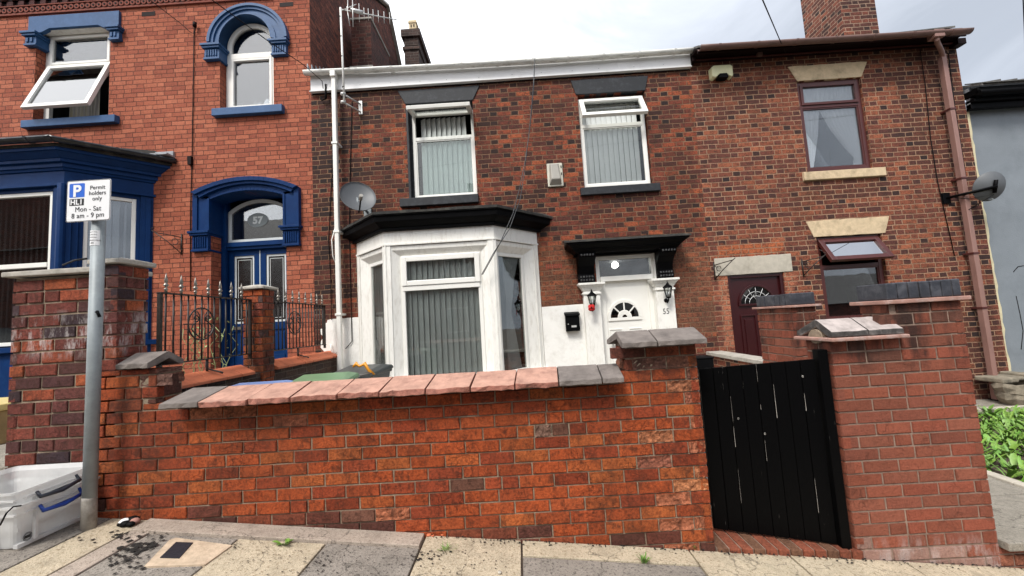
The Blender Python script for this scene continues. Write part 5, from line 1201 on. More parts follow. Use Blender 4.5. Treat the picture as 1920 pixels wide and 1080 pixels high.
m = M(); band(m, fs, rrect(sx0+.001, sx1-.001, sz0+.001, sz1-.001, .012)+[rrect(sx0+.001, sx1-.001, sz0+.001, sz1-.001, .012)[0]], rrect(sx0+.004, sx1-.004, sz0+.004, sz1-.004, .010)+[rrect(sx0+.004, sx1-.004, sz0+.004, sz1-.004, .010)[0]], .0, .0006); m.build('sign_border', INK, pl)
W_, H_ = sx1-sx0, sz1-sz0
su = lambda f: sx0+W_*f
sv = lambda f: sz1-H_*f
m = M(); m.fprism(fs, rrect(su(.06), su(.41), sv(.41), sv(.07), .006), 0, .0006); m.build('parking_symbol', SBL, pl)
text('P', .105, fs, su(.235), .0012, sv(.385), SWHITE, 'parking_letter', pl, bold=.0035)
m = M(); m.fbox(fs, su(.07), su(.40), 0, .0006, sv(.61), sv(.445)); m.build('zone_panel', INK, pl)
text('HL1', .046, fs, su(.235), .0012, sv(.585), SWHITE, 'zone_code', pl, bold=.0012)
for tx, uu, vv, sz in (('Permit', .705, .24, .038), ('holders', .705, .375, .038), ('only', .70, .51, .038), ('Mon - Sat', .50, .76, .045), ('8 am - 9 pm', .50, .915, .045)):
    text(tx, sz, fs, su(uu), .0008, sv(vv), INK, 'sign_text', pl, bold=.0, sx=.92)
m = M(); m.fbox(fs, -2.73, -2.67, -.02, -.004, 2.28, 2.30); m.fbox(fs, -2.73, -2.67, -.02, -.004, 2.46, 2.48); m.tube([(-2.70, 2.455, 2.25), (-2.70, 2.455, 2.49)], .02, 10); m.build('sign_clamp', STEEL, SG)
s0, s1 = P(175, 432, 2.44).z, P(175, 460, 2.44).z
m = M()
an = [math.radians(-165+15*i) for i in range(10)]
for i in range(9): m.prism([(-2.697+.0352*math.cos(t), 2.47+.0352*math.sin(t), s1) for t in (an[i], an[i+1])]+[(-2.697+.036*math.cos(t), 2.47+.036*math.sin(t), s1) for t in (an[i+1], an[i])], [(-2.697+.0352*math.cos(t), 2.47+.0352*math.sin(t), s0) for t in (an[i], an[i+1])]+[(-2.697+.036*math.cos(t), 2.47+.036*math.sin(t), s0) for t in (an[i+1], an[i])])
stk = m.build('sticker', SWHITE, SG)
class CF:                                             # wraps writing round the pole
    def __call__(s, u, n, z): t = -math.pi/2+.9*0+u/.036; return Vector((-2.697+(.0362+n)*math.cos(t), 2.47+(.0362+n)*math.sin(t), z))
cf = CF()
for k, (tx, sz) in enumerate((('PENALTY FOR', .008), ('BILL POSTING', .008), ('FLY POSTING', .008), ('MAXIMUM FINE', .012), ('£80', .013))):
    text(tx, sz, cf, .0, .0004, s0-.014-k*.0175-(.003 if k > 2 else 0), INK, 'sticker_text', stk, ext=.0002)
m = M(); m.tube([(-2.70, 2.47, 1.66), (-2.655, 2.44, 1.665), (-2.65, 2.45, 1.63)], .009, 6); m.build('cable_tie', MATTB, SG)

# nested storage boxes
def crate(name, label, x0, x1, y0, y1, z, h, tilt=0, clip=BLUEP, grp='stacked clear storage boxes', raise_=0.):
    r = thing(name, label, 'storage box', ((x0+x1)/2, (y0+y1)/2, z), grp)
    X = Matrix.Translation((x1, y0, z)) @ Matrix.Rotation(tilt, 4, 'X') @ Matrix.Translation((-x1, -y0, -z))
    m = M(); m.X = X; t = .004; ins = .03; n = 12
    def loop(k, zz, o):
        e = ins*(1-k)+o; return rr(x0+e, x1-e, y0+e, y1-e, .035, zz)
    def rr(a, b, c, d, rad, zz): return [(u, v, zz) for u, v in rrect(a, b, c, d, rad, 4)]
    lv = [(0, z, 0), (.75, z+h*.78, 0), (.76, z+h*.78, -.008), (1, z+h-.012, -.012), (1, z+h-.012, -.022), (1, z+h, -.022)]
    rings = [[m.pt(p) for p in loop(*q)] for q in lv]+[[m.pt(p) for p in loop(1, z+h, -.014)]]+[[m.pt(p) for p in loop(.95, z+h*.9, .004)]]+[[m.pt(p) for p in loop(0, z+.006, .006)]]
    k = len(rings[0])
    for i in range(len(rings)-1):
        for q in range(k): m.face((rings[i][q], rings[i][(q+1) % k], rings[i+1][(q+1) % k], rings[i+1][q]))
    m.face(rings[0][::-1]); m.face(rings[-1]); m.build('box_body', CLEAR, r)
    m = M(); m.X = X
    for y in (y0+.09, y1-.09): m.box(x1-.012, x1+.008, y-.006, y+.006, z+.02, z+h*.78)
    for xx in (x1-.13, (x0+x1)/2, x0+.13): m.box(xx-.006, xx+.006, y0-.002, y0+.014, z+.02, z+h*.78)
    m.box(x1-.015, x1+.012, y0+.04, y1-.04, z+h*.76, z+h*.80); m.box(x0, x1, y0-.01, y0+.004, z+h*.76, z+h*.80); m.box(x1-.035, x1-.01, y0+.02, y1-.02, z, z+.02); m.build('rib', CLEAR, r)
    m = M(); m.X = X; ym = (y0+y1)/2-.02; xx = x1+.018; l_ = .10
    m.tube([(xx-.01, ym-l_, z+h*.83), (xx+.012, ym-l_, z+h*.70), (xx+.022, ym, z+h*.665), (xx+.012, ym+l_, z+h*.74), (xx-.01, ym+l_, z+h*.88)], [.008, .012, .011, .012, .008], 6)
    m.tube([(xx-.012, ym-l_*.7, z+h*.66), (xx-.012, ym+l_*.7, z+h*.68)], .008, 6)
    m.build('handle', clip, r)
    return r, X
zb = gz(-2.85)+.0
cr, X1 = crate('storage_box', 'milky clear plastic storage box with blue handle, lower of the pair', -3.38, -2.80, 2.19, 2.63, zb+.012, .235, 0.0)
m = M(); 
for rr_ in (.022, .017): m.tube([(-2.812+.0, 2.255+rr_*math.cos(t*math.pi/10)*.9, zb+.055+rr_*math.sin(t*math.pi/10)) for t in range(21)], .0015, 4)
m.box(-2.815, -2.811, 2.243, 2.267, zb+.048, zb+.062); m.build('makers_mark', INK, cr)
crate('storage_box', 'clear plastic storage box with dark handle nested on top of the other', -3.36, -2.815, 2.20, 2.62, zb+.095, .225, math.radians(1.5), DKP)
m = M(); m.tube([P(0, 985, 2.12), P(12, 962, 2.12), P(25, 950, 2.14), P(40, 948, 2.2)], .004, 6); tag(m.build('cable', MATTB), 'thin black cable looped over the corner of the storage boxes', 'cable')

# dishes
def dish(name, label, c, nrm, r, arm, back=False):
    R = thing(name, label, 'satellite dish', c, 'satellite dishes'); nrm = Vector(nrm).normalized(); rot = nrm.to_track_quat('Z', 'Y').to_matrix()
    m = M(); pr_ = [(r*i/9, .085*(i/9)**2) for i in range(1, 10)]
    pr_ = [(.001, 0)]+pr_+[(r+.004, .09), (r+.002, .098)]+[(r*i/9, .085*(i/9)**2+.004) for i in range(9, 0, -1)]+[(.001, .004)]
    m.lathe(pr_, c, 36, mat=rot @ Matrix.Diagonal((1, 1.1, 1)), tint=None); m.build('reflector', DISH, R)
    up = rot @ Vector((0, 1, 0)); c = Vector(c)
    if up.z < 0: up = -up
    m = M(); lnb = c-up*r*.85+nrm*r*1.05
    m.tube([c-up*r*.95-nrm*.0, c-up*r*1.0+nrm*.1, lnb], .012, 8); m.build('feed_arm', MATTB if not back else STEEL, R)
    m = M(); m.tube([lnb-nrm*.02+up*.01, lnb+nrm*.07+up*.01], .028, 12); m.tube([lnb-nrm*.06+up*.02, lnb-nrm*.02+up*.01], .022, 10, 1); m.build('receiver', [GREYA if not back else MATTB, SWHITE], R)
    m = M(); k = c-nrm*.05; m.tube([c+nrm*.0, k, Vector(arm)], .022, 8); m.box(arm[0]-.06, arm[0]+.06, 6.37, 6.398, arm[2]-.09, arm[2]+.09)
    q = c-nrm*.015; m.tube([q-up*.1, q+up*.1], .025, 6); m.build('wall_bracket', STEEL if not back else BLACK, R)
    return lnb
dish('satellite_dish', 'grey satellite dish beside the white drainpipe above the white bay', (-2.42, 6.02, 3.50), (.45, -.80, .42), .265, (-2.4, 6.38, 3.40))
lnb = dish('satellite_dish', 'grey satellite dish seen from behind on the corner with the grey house', (7.50, 6.02, 3.08), (.22, .9, .28), .205, (7.14, 6.38, 3.03), True)
m = M(); m.tube([lnb, lnb+Vector((-.05, 0, -.12)), lnb+Vector((-.25, 0, -.2)), Vector((7.45, 6.0, 2.95)), Vector((7.3, 6.2, 2.95)), Vector((7.15, 6.37, 3.05))], .006, 5); tag(m.build('cable', MATTB), 'black coax cable drooping from the dish by the grey house', 'cable')

# aerial
AE = thing('tv_aerial', 'white aerial mast with silver yagi above the white gutter', 'aerial', (-2.62, 6.24, 5.2))
m = M(); m.tube([(-2.615, 6.07, 5.15), (-2.64, 6.07, 6.82)], .016, 10); m.build('mast', WHITE, AE)
m = M()
for z in (5.3, 5.42, 5.95, 6.3, 6.65): m.tube([(-2.62-(z-5.2)*.016, 6.07, z), (-2.62-(z-5.2)*.016, 6.07, z+.015)], .019, 10)
m.build('tape_band', MATTB, AE)
m = M(); m.box(-2.50, -2.44, 6.375, 6.398, 5.12, 5.36); 
for z in (5.16, 5.30): m.tube([(-2.62, 6.07, z), (-2.47, 6.38, z)], .014, 6); m.tube([(-2.66, 6.05, z), (-2.60, 6.09, z+.02)], .025, 6)
m.build('mast_bracket', ALU, AE)
a, b = P(636, 17, 6.1), P(744, 37, 6.5)
m = M(); m.tube([a, b], .009, 6); m.tube([P(657, 18, 6.17)-Vector((.0, 0, 0)), P(680, 24, 6.25)], [.03, .035], 8); m.build('boom', ALU, AE)
m = M()
for i, px in enumerate((660, 672, 681, 689, 698, 708, 719, 730, 742)):
    q = (px-636)/108; c = a.lerp(b, q); l_ = (.17 if i < 2 else .11); m.tube([c+Vector((0, 0, -l_)), c+Vector((0, 0, l_))], .005, 5)
m.build('director_rod', ALU, AE)
m = M()
for (p, q) in (((650, 12), (656, 48)), ((661, 0), (662, 50)), ((652, 0), (652, 30)), ((640, 20), (668, 8))): m.tube([P(*p, 6.12), P(*q, 6.12)], .007, 5)
m.build('reflector_rod', ALU, AE)

# alarm boxes
AB = thing('alarm_box', 'weathered grey alarm box with cream edges between the upstairs windows', 'alarm box', (.77, 6.38, 3.65), 'boxes on the upper walls')
m = M(); m.prism([fr(.64, .0, 3.64), fr(.90, .0, 3.64), fr(.90, .0, 4.04), fr(.64, .0, 4.04)], [fr(.64, .03, 3.64), fr(.90, .03, 3.64), fr(.90, .03, 4.04), fr(.64, .03, 4.04)]); m.build('back_plate', BEIGE, AB, .01)
m = M(); m.prism([fr(.66, .03, 3.66), fr(.87, .03, 3.66), fr(.84, .03, 4.03), fr(.68, .03, 4.03)], [fr(.70, .11, 3.74), fr(.85, .11, 3.74), fr(.82, .08, 4.01), fr(.70, .08, 4.01)]); m.build('cover', GREYA, AB, .012)
m = M(); m.fbox(fr, .87, .885, .03, .035, 3.95, 3.99); m.fbox(fr, .87, .885, .03, .035, 3.83, 3.87); m.build('slot', MATTB, AB)
FL2 = thing('alarm_box', 'pale cream alarm box tucked under the brown eaves', 'alarm box', (3.7, 6.38, 5.32), 'boxes on the upper walls')
m = M(); uz = [(3.50, 5.33), (3.55, 5.30), (3.62, 5.36), (3.76, 5.36), (3.83, 5.30), (3.87, 5.33), (3.87, 5.50), (3.83, 5.53), (3.54, 5.53), (3.50, 5.50)]
m.prism([fr(u, 0, z) for u, z in uz], [fr(u*.94+3.685*.06, .11, z*.94+5.42*.06) for u, z in uz]); m.build('cover', CRM, FL2, .012)
m = M(); m.fprism(fr, [(3.61, 5.30), (3.77, 5.30), (3.75, 5.37), (3.63, 5.37)], .0, .118); m.build('lamp_recess', MATTB, FL2)

# wall lanterns
def lantern(cx, label):
    r = thing('wall_lantern', label, 'wall lamp', (cx, 6.3, 1.6), 'wall lanterns either side of the white door'); y = 6.18; zt = 1.77 if cx < 2 else 1.83
    m = M(); m.lathe([(.035, 0), (.03, .012), (.018, .02)], (cx, 6.298, zt-.20), 14, mat=Matrix.Rotation(math.pi/2, 3, 'X'), sx=1.); m.tube([(cx, 6.29, zt-.2), (cx, 6.24, zt-.24), (cx, 6.19, zt-.21), (cx, 6.18, zt-.17)], .009, 8); m.build('wall_bracket', BLACK, r)
    m = M(); m.lathe([(.035, 0), (.038, .012), (.03, .016)], (cx, y, zt-.17), 6)
    m.lathe([(.082, 0), (.078, .012), (.035, .05), (.022, .055), (.026, .065), (.010, .08), (.012, .095), (.002, .11)], (cx, y, zt-.005), 6)
    for k in range(6):
        t = math.pi/3*k; m.tube([(cx+.035*math.cos(t), y+.035*math.sin(t), zt-.155), (cx+.068*math.cos(t), y+.068*math.sin(t), zt)], .0045, 5)
    m.build('lantern_frame', BLACK, r)
    m = M(); m.lathe([(.033, 0), (.064, .155)], (cx, y, zt-.157), 6); m.build('lantern_glass', GL, r)
    m = M(); m.tube([(cx, y, zt-.15), (cx, y, zt-.07)], .013, 8); m.build('bulb_holder', SWHITE, r)
    return r
lantern(1.19, 'black wall lantern with a red poppy below it left of the white door'); lantern(2.39, 'black wall lantern on the right pilaster above the number 55')
PO = thing('poppy_badge', 'red plastic poppy tied beneath the left wall lantern', 'poppy', (1.19, 6.16, 1.50))
m = M(); cz_ = P(1109, 577, 6.15).z; cxp = P(1109, 577, 6.15).x
for k in range(4): t = math.pi/4+k*math.pi/2; m.lathe([(.001, -.004), (.034, .0), (.036, .006), (.001, .004)], (cxp+.026*math.cos(t), 6.15, cz_+.024*math.sin(t)), 12, mat=Matrix.Rotation(math.pi/2, 3, 'X'))
m.build('petal', RED, PO)
m = M(); m.lathe([(.014, -.002), (.012, .012)], (cxp, 6.15, cz_), 10, mat=Matrix.Rotation(math.pi/2, 3, 'X')); m.build('poppy_centre', MATTB, PO)
LX = thing('letter_box', 'black wall mounted letter box on the white painted wall', 'letter box', (.88, 6.3, 1.23))
m = M(); m.fbox(fr, .765, .985, .012, .11, 1.23, 1.49); m.prism([fr(.755, .012, 1.49), fr(.995, .012, 1.49), fr(.995, .135, 1.475), fr(.755, .135, 1.475)], [fr(.755, .012, 1.54), fr(.995, .012, 1.54), fr(.995, .125, 1.51), fr(.755, .125, 1.51)]); m.build('box_body', BLACK, LX, .006)
m = M(); m.fbox(fr, .85, .93, .11, .113, 1.29, 1.32); m.lathe([(.008, 0), (.008, .006)], (.80, 6.29, 1.345), 10, mat=Matrix.Rotation(math.pi/2, 3, 'X')); m.build('name_plate', ALU, LX)

# hanging basket brackets
def bracket(x, z, s, label, flip=1, ob=.0):
    r = thing('hanging_bracket', label, 'bracket', (x, 6.4, z), 'wrought iron hanging basket brackets'); m = M(); n_ = lambda a, b: (x+a*s*flip*.75, 6.385-a*s*.55, z+b*s)
    m.tube([n_(0, -.55), n_(0, .42)], .010, 6); m.tube([n_(0, -.5), n_(.5, .0), n_(1.0, .42)], .008, 6)
    m.tube([n_(0, .25), n_(.6, .36), n_(1.0, .42), n_(1.12, .5), n_(1.12, .6), n_(1.02, .62)], .008, 6)
    m.tube([n_(.25+.12*math.cos(t*.6), .05+.14*math.sin(t*.6)) for t in range(10)], .006, 5); m.build('bracket_iron', IRON, r); return r
bracket(-5.55, 3.08, .36, 'black scrolled bracket on the red wall beside the blue bay', -1)
bracket(3.25, 2.08, .30, 'thin black bracket left of the stone lintel over the red door', 1)
bracket(4.68, 2.05, .30, 'thin black bracket between the red door and the open brown window', 1)

# wheelie bins
def bin_(x, y, zt, body, lid, label, rz=0, tilt=0):
    r = thing('wheelie_bin', label, 'wheelie bin', (x, y, .08), 'wheelie bins in the yard'); h = zt-.08; R = Matrix.Translation((x, y, .08)) @ Matrix.Rotation(rz, 4, 'Z')
    m = M(); m.X = R; m.prism([(-.21, -.24, .03), (.21, -.24, .03), (.21, .2, .03), (-.21, .2, .03)], [(-.27, -.33, h-.06), (.27, -.33, h-.06), (.27, .33, h-.06), (-.27, .33, h-.06)]); m.box(-.285, .285, -.345, .345, h-.10, h-.055); m.build('bin_body', body, r, .015)
    m = M(); m.X = R @ Matrix.Translation((0, .35, h-.05)) @ Matrix.Rotation(tilt, 4, 'X') @ Matrix.Translation((0, -.35, -(h-.05)))
    m.prism([(-.30, -.37, h-.06), (.30, -.37, h-.06), (.30, .36, h-.06), (-.30, .36, h-.06)], [(-.29, -.36, h-.03), (.29, -.36, h-.03), (.29, .35, h-.02), (-.29, .35, h-.02)])
    m.prism([(-.29, -.36, h-.03), (.29, -.36, h-.03), (.29, .35, h-.02), (-.29, .35, h-.02)], [(-.22, -.28, h-.008), (.22, -.28, h-.008), (.22, .22, h+.02), (-.22, .22, h+.02)])
    l = m.build('lid', lid, r, .012)
    m = M(); m.X = R; m.tube([(-.2, .38, h-.06), (.2, .38, h-.06)], .016, 8); m.build('handle', body, r)
    for s in (-1, 1): m = M(); m.X = R; m.tube([(s*.23, .24, .1), (s*.28, .24, .1)], .1, 16); m.build('wheel', BLKP, r)
bin_(-2.42, 3.50, 1.0, BLKP, LBLUE, 'wheelie bin with pale blue lid edge just behind the left end of the wall', .05)
bin_(-1.98, 3.85, 1.012, GREENP, GREENP, 'green wheelie bin behind the pink coping tiles', .12, math.radians(2))
bin_(-1.98, 4.75, 1.005, BLKP, BLKP, 'charcoal wheelie bin nearest the white bay', -.2, math.radians(5))
m = M(); pts = [(662, 688), (668, 682), (674, 687), (684, 682), (690, 692), (700, 703), (697, 708)]
m.tube([P(x, y, 4.6) for x, y in pts], [.012, .025, .014, .026, .016, .026, .012], 6); tag(m.build('orange_strap', ORG), 'orange plastic handle poking up beside the charcoal bin', 'strap')
m = M(); m.tube([(-2.28, 6.3, .3), (-2.28, 6.3, 1.08)], .012, 6); m.box(-2.31, -2.25, 6.27, 6.33, 1.05, 1.13); tag(m.build('tap_spindle', BLACK), 'slim black standpipe against the white painted wall', 'standpipe')

# tan box and clutter in 57's entrance
m = M(); m.box(-5.4, -4.68, 3.5, 4.0, .62, .92); m.box(-5.42, -4.66, 3.48, 4.02, .92, .98, 1); tag(m.build('tan_box', [plain('worn_tan_card', (.32, .22, .1), .8, .2), YEL], None, .01), 'yellow and tan box at the left edge of the photo', 'box')
m = M()
for k in range(9): m.box(-5.6+random.uniform(-.1, .1), -4.45+random.uniform(-.2, 0), 2.9+k*.05, 3.05+k*.05, .4+k*.018, .42+k*.018)
tag(m.build('broken_slates', [plain('rubble_slate', (.16, .15, .14), .9, .4, 20.)], None, .003), 'heap of broken grey slates left of the dark brick pillar', 'rubble')

# stone trough
TR = thing('stone_trough', 'mossy rustic stone planter against the wall by the brown drainpipe', 'planter', (7.45, 5.95, -.22))
mst = plain('mossy_rough_stone', (.23, .2, .15), .95, .4, 9., (.06, .06, .04), 6., .8, 1., 30.)
m = M(); rnd = random.Random(3)
for (r0, r1, z0, z1) in ((.36, .42, -.22, -.02), (.42, .40, -.02, .10)):
    rings = []
    for (r_, z_) in ((r0, z0), ((r0+r1)/2+.02, (z0+z1)/2), (r1, z1), (r1-.07, z1), (r1-.09, z0+.05)):
        rings.append([m.pt((7.48+r_*math.cos(t*math.pi/9)*rnd.uniform(.94, 1.06), 5.95+r_*.8*math.sin(t*math.pi/9), z_+rnd.uniform(-.02, .02))) for t in range(18)])
    for i in range(4):
        for q in range(18): m.face((rings[i][q], rings[i][(q+1) % 18], rings[i+1][(q+1) % 18], rings[i+1][q]))
m.build('stone_bowl', mst, TR)
m = M()
for k in range(7): x = 7.1+k*.13; m.box(x, x+.15, 6.0+rnd.uniform(-.03, .03), 6.35, .10+rnd.uniform(-.02, .02), .17+rnd.uniform(-.02, .05))
m.build('cap_rock', mst, TR, .02)

# ---------------- cables
def far(a, b, y=-9.5):                              # carry a wire's straight run on across the street
    t_ = (y-b.y)/(a.y-b.y); return b+(a-b)*t_
def cable(pts, r, label, name='cable', mat=MATTB, cat='cable', grp=None):
    m = M(); m.tube(pts, r, 6); return tag(m.build(name, mat), label, cat, grp)
cable([(-12, -.5, 11.5), (-9, 2.5, 9.6), P(297, 12, 6.2), P(340, 45, 6.33), P(354, 58, 6.36), P(364, 64, 6.37), P(368, 50, 6.37)], .006, 'overhead wire reaching the insulator between the blue arched and square windows')
cable([P(364, 45, 6.385), P(362, 180, 6.385), P(360, 300, 6.385), P(357, 400, 6.385), P(357, 545, 6.385)], .007, 'thin black cable running down the red brick wall beside the blue arches')
m = M(); m.tube([P(365, 42, 6.34), P(365, 50, 6.34)], .03, 8); m.fbox(fr, P(359, 303, 6.4).x-.03, P(359, 303, 6.4).x+.03, 0, .05, 4.42, 4.56); tag(m.build('cable_insulator', SOFF), 'small dark cable clamp and box on the red wall', 'cable box')
cable([far(P(398, 0, 4.2), P(500, 75, 5.0)), P(398, 0, 4.2), P(500, 75, 5.0), P(570, 122, 5.7), P(604, 152, 6.2), P(606, 166, 6.3)], .006, 'long black wire slanting down across the arched window to the white fascia')
m = M(); m.tube([P(611, 158, 6.33), P(611, 185, 6.33)], .018, 6); m.tube([P(612, 185, 6.35), P(603, 188, 6.35), P(602, 182, 6.35)], .012, 6); tag(m.build('cable_clamp', MATTB), 'black cable clamp under the white fascia by the red house', 'cable box')
c1 = [P(1003, 108, 6.1), P(1001, 160, 6.15), P(995, 230, 6.1), P(985, 300, 6.0), P(975, 350, 5.9), P(962, 400, 5.6), P(938, 455, 5.55), P(905, 515, 5.60)]
c2 = [P(1003, 108, 6.1), P(1000, 160, 6.12), P(993, 240, 6.08), P(984, 320, 6.0), P(975, 375, 5.7), P(955, 430, 5.5), P(925, 475, 5.5), P(903, 515, 5.60)]
cable(c1, .006, 'pair of loose grey cables hanging from the gutter across the white bay', grp='loose cables over the bay', mat=DGUT); cable(c2, .006, 'pair of loose grey cables hanging from the gutter across the white bay', grp='loose cables over the bay', mat=DGUT)
cable([far(P(1430, 0, 3.6), P(1466, 84, 6.1)), P(1430, 0, 3.6), P(1466, 84, 6.1), P(1474, 100, 6.3)], .006, 'thin wire crossing the sky down to the brown eaves')
cable([far(P(1916, -60, 4.6), P(1921, 60, 5.4)), P(1916, -60, 4.6), P(1921, 60, 5.4), P(1924, 160, 6.3)], .006, 'thin wire at the right edge of the sky')
cable([P(1725, 92, 6.38), P(1735, 160, 6.385), P(1745, 260, 6.385), P(1758, 340, 6.385), P(1790, 480, 6.385)], .006, 'thin black cable down the brown brick left of the brown drainpipe')
cable([P(1778, 100, 6.36), P(1790, 200, 6.37), P(1812, 340, 6.37)], .008, 'black cable running beside the brown drainpipe to the dish')
cable([P(660, 190, 6.385), P(657, 300, 6.385), P(655, 430, 6.385), P(658, 560, 6.385), P(660, 640, 6.37), P(648, 654, 6.36)], .007, 'black cable down the dark brick right of the white drainpipe')
cable([P(625, 200, 6.385), P(622, 330, 6.385), P(616, 450, 6.385), P(620, 520, 6.385), P(622, 600, 6.37)], .006, 'black cable down the dark brick left of the white drainpipe')
cable([P(628, 428, 6.37), P(622, 450, 6.3), P(624, 480, 6.3), P(630, 495, 6.35)], .008, 'looped white cable beside the white drainpipe', mat=WHITE)
cable([P(620, 645, 6.36), P(622, 660, 6.34), P(630, 665, 6.34), P(634, 655, 6.35)], .012, 'white painted cable loop low on the white wall', mat=WREND)
cable([P(118, 497, 3.5), P(140, 488, 3.3), P(162, 485, 3.1)], .008, 'dark cable arching over the cap of the left pillar')

# ---------------- planting, weeds, litter
def leaf(m, base, d, l, w, bend, tint):
    d = Vector(d).normalized(); s = d.cross(Vector((0, 0, 1))).normalized(); b = Vector(base); pts = []
    for i, (q, ww) in enumerate(((0, .08), (.3, .8), (.6, 1), (.85, .6), (1, .05))):
        c = b + d*l*q + Vector((0, 0, l*(bend*q-.9*bend*q*q))); pts.append((m.pt(c-s*w*ww), m.pt(c+Vector((0, 0, -w*.25))), m.pt(c+s*w*ww)))
    for i in range(4):
        a, c = pts[i], pts[i+1]; m.face((a[0], a[1], c[1], c[0]), 0, tint, True); m.face((a[1], a[2], c[2], c[1]), 0, tint, True)
m = M(); rnd = random.Random(11)
for k in range(4600):
    x = rnd.uniform(3.97, 8.2); y = rnd.uniform(2.95, 5.42)
    if x > 6.4 and rnd.random() < .4: continue
    t = rnd.uniform(0, 2*math.pi); g_ = rnd.uniform(.6, 1.5); tint = (.13*g_*rnd.uniform(.7, 1.3), .27*g_, .035*g_)
    big = rnd.random() < .42
    leaf(m, (x, y, -.15), (math.cos(t), math.sin(t), rnd.uniform(.2, 1.2)), rnd.uniform(.07, .16) if big else rnd.uniform(.08, .2), rnd.uniform(.014, .034) if big else rnd.uniform(.004, .012), rnd.uniform(.2, .8), tint)
pl_ = m.build('ground_cover', LEAF); pl_['kind'] = 'stuff'; pl_['label'] = 'dense bright green leafy ground cover filling the bed on the right'; pl_['category'] = 'plants'
def weed(px, py, n, l, w, label, up=.5, sp=.01, off=.0):
    m = M(); c = PG(px, py); rnd = random.Random(px)
    for k in range(n):
        t = rnd.uniform(0, 2*math.pi); g_ = rnd.uniform(.7, 1.3)
        leaf(m, (c.x+rnd.uniform(-sp, sp), c.y+rnd.uniform(-sp, sp)*.5+off, c.z), (math.cos(t), math.sin(t)*.7, rnd.uniform(up*.5, up*1.6)), l*rnd.uniform(.6, 1.2), w*rnd.uniform(.6, 1.2), rnd.uniform(.1, .6), (.12*g_, .26*g_, .04*g_))
    tag(m.build('weed', LEAF), label, 'weed', 'weeds in the pavement joints')
weed(535, 1020, 9, .055, .014, 'broad leaved weed on the pavement left of centre', .3, .02)
weed(688, 993, 8, .03, .007, 'tiny weed growing where the orange wall meets the pavement', .8, .01)
weed(838, 1032, 34, .05, .0018, 'wispy grass tuft growing from a crack in the cream slab', .5, .03)
weed(1207, 1056, 16, .06, .006, 'spiky green weed in front of the brick gate pillar', 1.2, .012)
weed(1304, 1030, 7, .03, .004, 'tiny weed at the foot of the pillar beside the gate step', 1., .01)
# climbing dead stems on the blue door side
m = M(); rnd = random.Random(5)
for k in range(10):
    x, z = -4.3+rnd.uniform(-.3, .3), .7; pts = []
    for i in range(8): pts.append((x+rnd.uniform(-.05, .05), 5.4+rnd.uniform(-.05, .05), z+i*.13)); x += rnd.uniform(-.05, .05)
    m.tube(pts, .005, 4, 0, True, (.4, .38, .25))
for k in range(60): leaf(m, (-4.3+rnd.uniform(-.35, .35), 5.4, rnd.uniform(.9, 1.75)), (rnd.uniform(-1, 1), rnd.uniform(-1, 1), rnd.uniform(-.5, 1)), .05, .014, .3, (.45, .45, .25))
tag(m.build('climbing_plant', LEAF), 'straggly pale climber in front of the blue double door', 'plant')
# moss and dead leaf litter: nobody could count it
m = M(); rnd = random.Random(8)
def blot(px, py, s, flat=.35):
    c = PG(px, py, .004); n = 9
    ring = [m.pt(c+Vector((s*rnd.uniform(.5, 1.2)*math.cos(t*2*math.pi/n)*1.2, s*rnd.uniform(.5, 1.2)*math.sin(t*2*math.pi/n), .002-GB*0))) for t in range(n)]
    top = m.pt(c+Vector((rnd.uniform(-.2, .2)*s, 0, s*flat)))
    for q in range(n): m.face((ring[q], ring[(q+1) % n], top))
    m.face(ring[::-1])
for (px, py, s, k) in ((250, 1030, .02, 10), (270, 1022, .022, 8), (235, 1045, .014, 8), (225, 1005, .018, 8), (290, 1005, .010, 10), (245, 1062, .012, 8), (165, 1012, .010, 8), (275, 1045, .009, 6), (420, 1028, .008, 8), (470, 1020, .006, 5), (600, 1056, .008, 6), (615, 1040, .006, 5), (800, 1042, .011, 10), (815, 1040, .008, 6), (750, 1052, .006, 4), (508, 1036, .005, 3)):
    for j in range(k*3): blot(px+rnd.gauss(0, 16), py+rnd.gauss(0, 5), s*rnd.uniform(.12, .75)*(1 if j % 4 else 1.4))
for k in range(420): blot(rnd.uniform(205, 980), rnd.uniform(1000, 1078), rnd.uniform(.0012, .005))
for k in range(420):
    x_ = rnd.uniform(-2.6, 3.0); c_ = Vector((x_, 2.59-abs(rnd.gauss(0, .022)), gz(x_)+.008)); s_ = rnd.uniform(.002, .008)
    rr_ = [m.pt(c_+Vector((s_*rnd.uniform(.5, 1.3)*math.cos(t*.9), s_*rnd.uniform(.5, 1.3)*math.sin(t*.9), 0))) for t in range(7)]; tp = m.pt(c_+Vector((0, 0, s_*.6)))
    for q_ in range(7): m.face((rr_[q_], rr_[(q_+1) % 7], tp))
lt_ = m.build('leaf_litter', plain('black_moss_litter', (.012, .010, .008), .95, .5)); lt_['kind'] = 'stuff'; lt_['label'] = 'black moss and dead leaf litter scattered on the pavement slabs'; lt_['category'] = 'litter'
